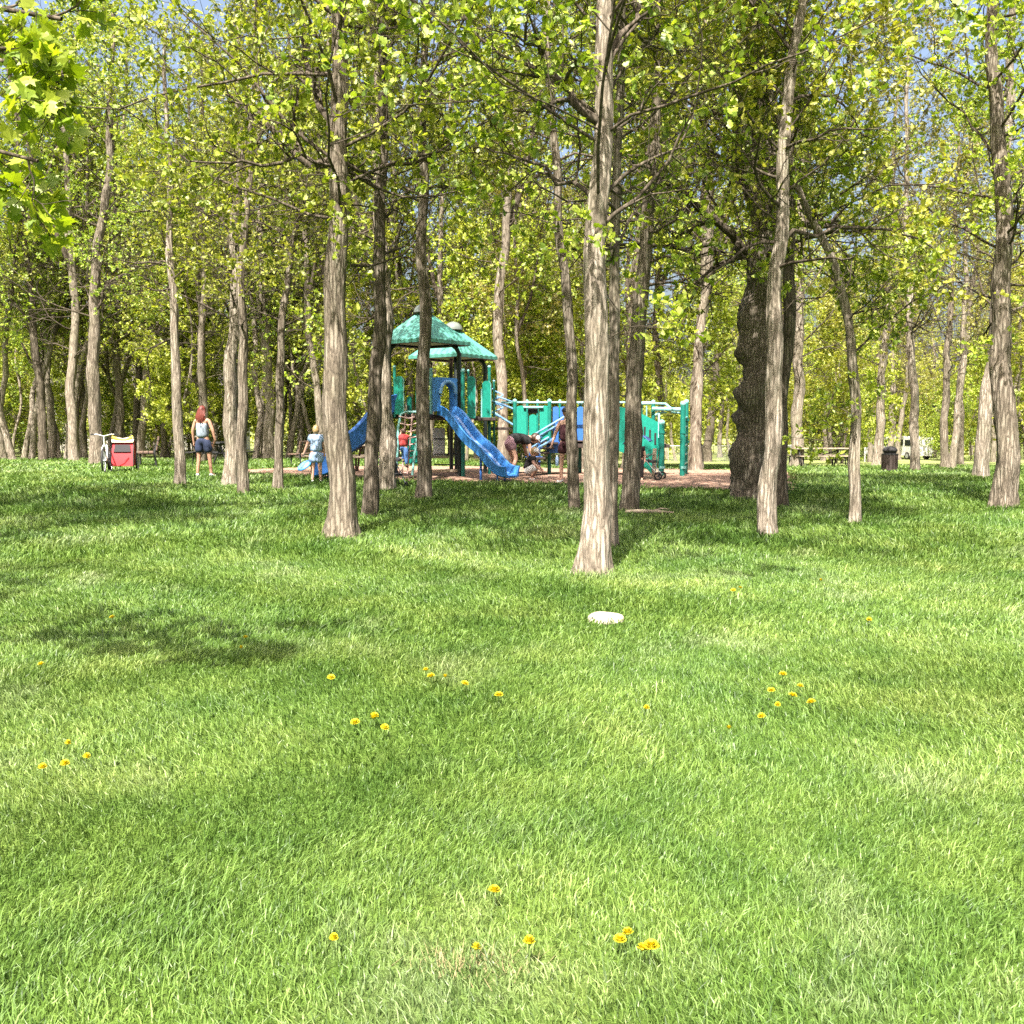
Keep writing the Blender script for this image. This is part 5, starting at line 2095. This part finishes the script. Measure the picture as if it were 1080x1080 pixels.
# ------------------------------------------------------------------ dry tuft
p = at(506, 1022)
rg = np.random.default_rng(21)
n = 260
x = rg.normal(0, .10, n)
y = rg.normal(0, .05, n)
h = rg.uniform(.02, .05, n)
a = rg.uniform(0, 6.28, n)
ln = rg.uniform(.4, 1.5, n) * h
wx, wy = np.cos(a + 1.5) * .002, np.sin(a + 1.5) * .002
V_ = np.stack([np.stack([x - wx, y - wy, 0 * x], 1), np.stack([x + wx, y + wy, 0 * x], 1), np.stack([x + np.cos(a) * ln, y + np.sin(a) * ln, h], 1)], 1).reshape(-1, 3)
o = mk('dry_grass', V_, [np.arange(n)[:, None] * 3 + np.arange(3)[None]], M['straw'])
o.location = p
tag(o, 'dry straw-brown grass tuft low in the lawn close to the camera', 'grass', kind='stuff')

# ------------------------------------------------------------------ dandelions
def dandelion_proto():
    rg = np.random.default_rng(3)
    r = thing('dandelion', 'x', 'flower', (0, 0, 0), 0, 'dandelions in the lawn')
    b_ = MB()
    b_.tube([(0, 0, -.01), (.004, 0, .04), (.002, .002, .075)], .0022, 6)
    b_.build('stem', M['stem'], r)
    V_, F_ = [], []
    for ring_, (nn, rad, z_, tilt) in enumerate(((18, .021, .078, .006), (15, .017, .082, .011), (11, .011, .085, .014), (6, .006, .087, .012))):
        for k in range(nn):
            a = 2 * pi * k / nn + ring_ * .3 + rg.uniform(-.08, .08)
            c_, s_ = cos(a), sin(a)
            w_ = .0032
            o_ = len(V_)
            V_ += [(-s_ * w_ * .4, c_ * w_ * .4, z_ - .003), (s_ * w_ * .4, -c_ * w_ * .4, z_ - .003),
                   (c_ * rad + s_ * w_, s_ * rad - c_ * w_, z_ + tilt), (c_ * (rad + .002), s_ * (rad + .002), z_ + tilt * .9), (c_ * rad - s_ * w_, s_ * rad + c_ * w_, z_ + tilt)]
            F_.append((o_, o_ + 1, o_ + 2, o_ + 3, o_ + 4))
    b_ = MB()
    b_.add(V_, F_)
    b_.sphere((0, 0, .080), .008, .008, .006, U=10, W=6)
    b_.build('flower_head', M['petal'], r)
    return r


DL = [
    (120, 657, 'lone dandelion in the dark tree shade on the lawn'), (46, 708, 'dandelion at the sunny fringe of the dark tree shade'),
    (254, 691, 'nearer of two dandelions just outside the dark tree shade'), (258, 678, 'farther of two dandelions just outside the dark tree shade'),
    (349, 722, 'single dandelion between the dark shade and the thick clump of four'),
    (376, 772, 'dandelion on the shade side of the clump of four'), (391, 763, 'largest dandelion in the clump of four'), (397, 767, 'small dandelion touching the largest in the clump of four'),
    (402, 777, 'nearest dandelion in the clump of four'),
    (449, 715, 'first dandelion in a line of four crossing the lawn'), (457, 721, 'second dandelion in a line of four crossing the lawn'),
    (469, 722, 'third dandelion in a line of four crossing the lawn'), (487, 727, 'last dandelion in a line of four crossing the lawn'), (526, 742, 'lone dandelion past the end of the line of four'),
    (68, 797, 'farthest dandelion in the loose group near the lawn margin'), (88, 811, 'dandelion on the open side of the loose group near the lawn margin'),
    (70, 818, 'middle dandelion of the loose group near the lawn margin'), (46, 820, 'outermost dandelion of the loose group near the lawn margin'),
    (519, 957, 'lone bright dandelion up-lawn from the dry brown tuft'), (350, 1007, 'lone bright dandelion closest to the camera on the shade side'),
    (557, 1018, 'lone dandelion between the dry brown tuft and the close trio'), (653, 1010, 'smaller dandelion touching the biggest one close to the camera'),
    (666, 1005, 'biggest dandelion of the close trio near the camera'), (688, 1022, 'nearest dandelion of the close trio near the camera'),
    (674, 1024, 'half-hidden dandelion among the close trio near the camera'), (497, 1023, 'dandelion inside the dry brown tuft'),
    (679, 756, 'lone dandelion down-lawn from the stump'), (768, 778, 'lone dandelion nearer than the sunny group of seven'),
    (825, 720, 'farthest dandelion of the sunny group of seven'), (842, 731, 'dandelion on the outer side of the sunny group of seven'), (814, 735, 'faint dandelion in the sunny group of seven'),
    (859, 750, 'outermost dandelion of the sunny group of seven'), (819, 751, 'middle dandelion of the sunny group of seven'), (806, 765, 'nearest dandelion of the sunny group of seven'),
    (833, 742, 'half-hidden dandelion of the sunny group of seven'),
    (780, 623, 'brighter of two dandelions near the shade edge past the stump'), (774, 625, 'duller of two dandelions near the shade edge past the stump'),
    (865, 616, 'small far dandelion at the shade edge beneath the slender pale trunk'), (916, 658, 'lone small dandelion on the sunny lawn past the stump'),
]
dp = dandelion_proto()
rd = random.Random(6)
for k, (px, py, lab) in enumerate(DL):
    o = dp if k == 0 else copy_tree(dp)
    p = at(px, py + 4)
    o.location = p
    o['label'] = lab
    s = rd.uniform(.62, 1.1) * (1.1 if p[1] > 5 else 1.0)
    o.scale = (s, s, rd.uniform(.8, 1.0))
    o.rotation_euler = (rd.uniform(-.25, .35), rd.uniform(-.25, .25), rd.uniform(0, 6.28))
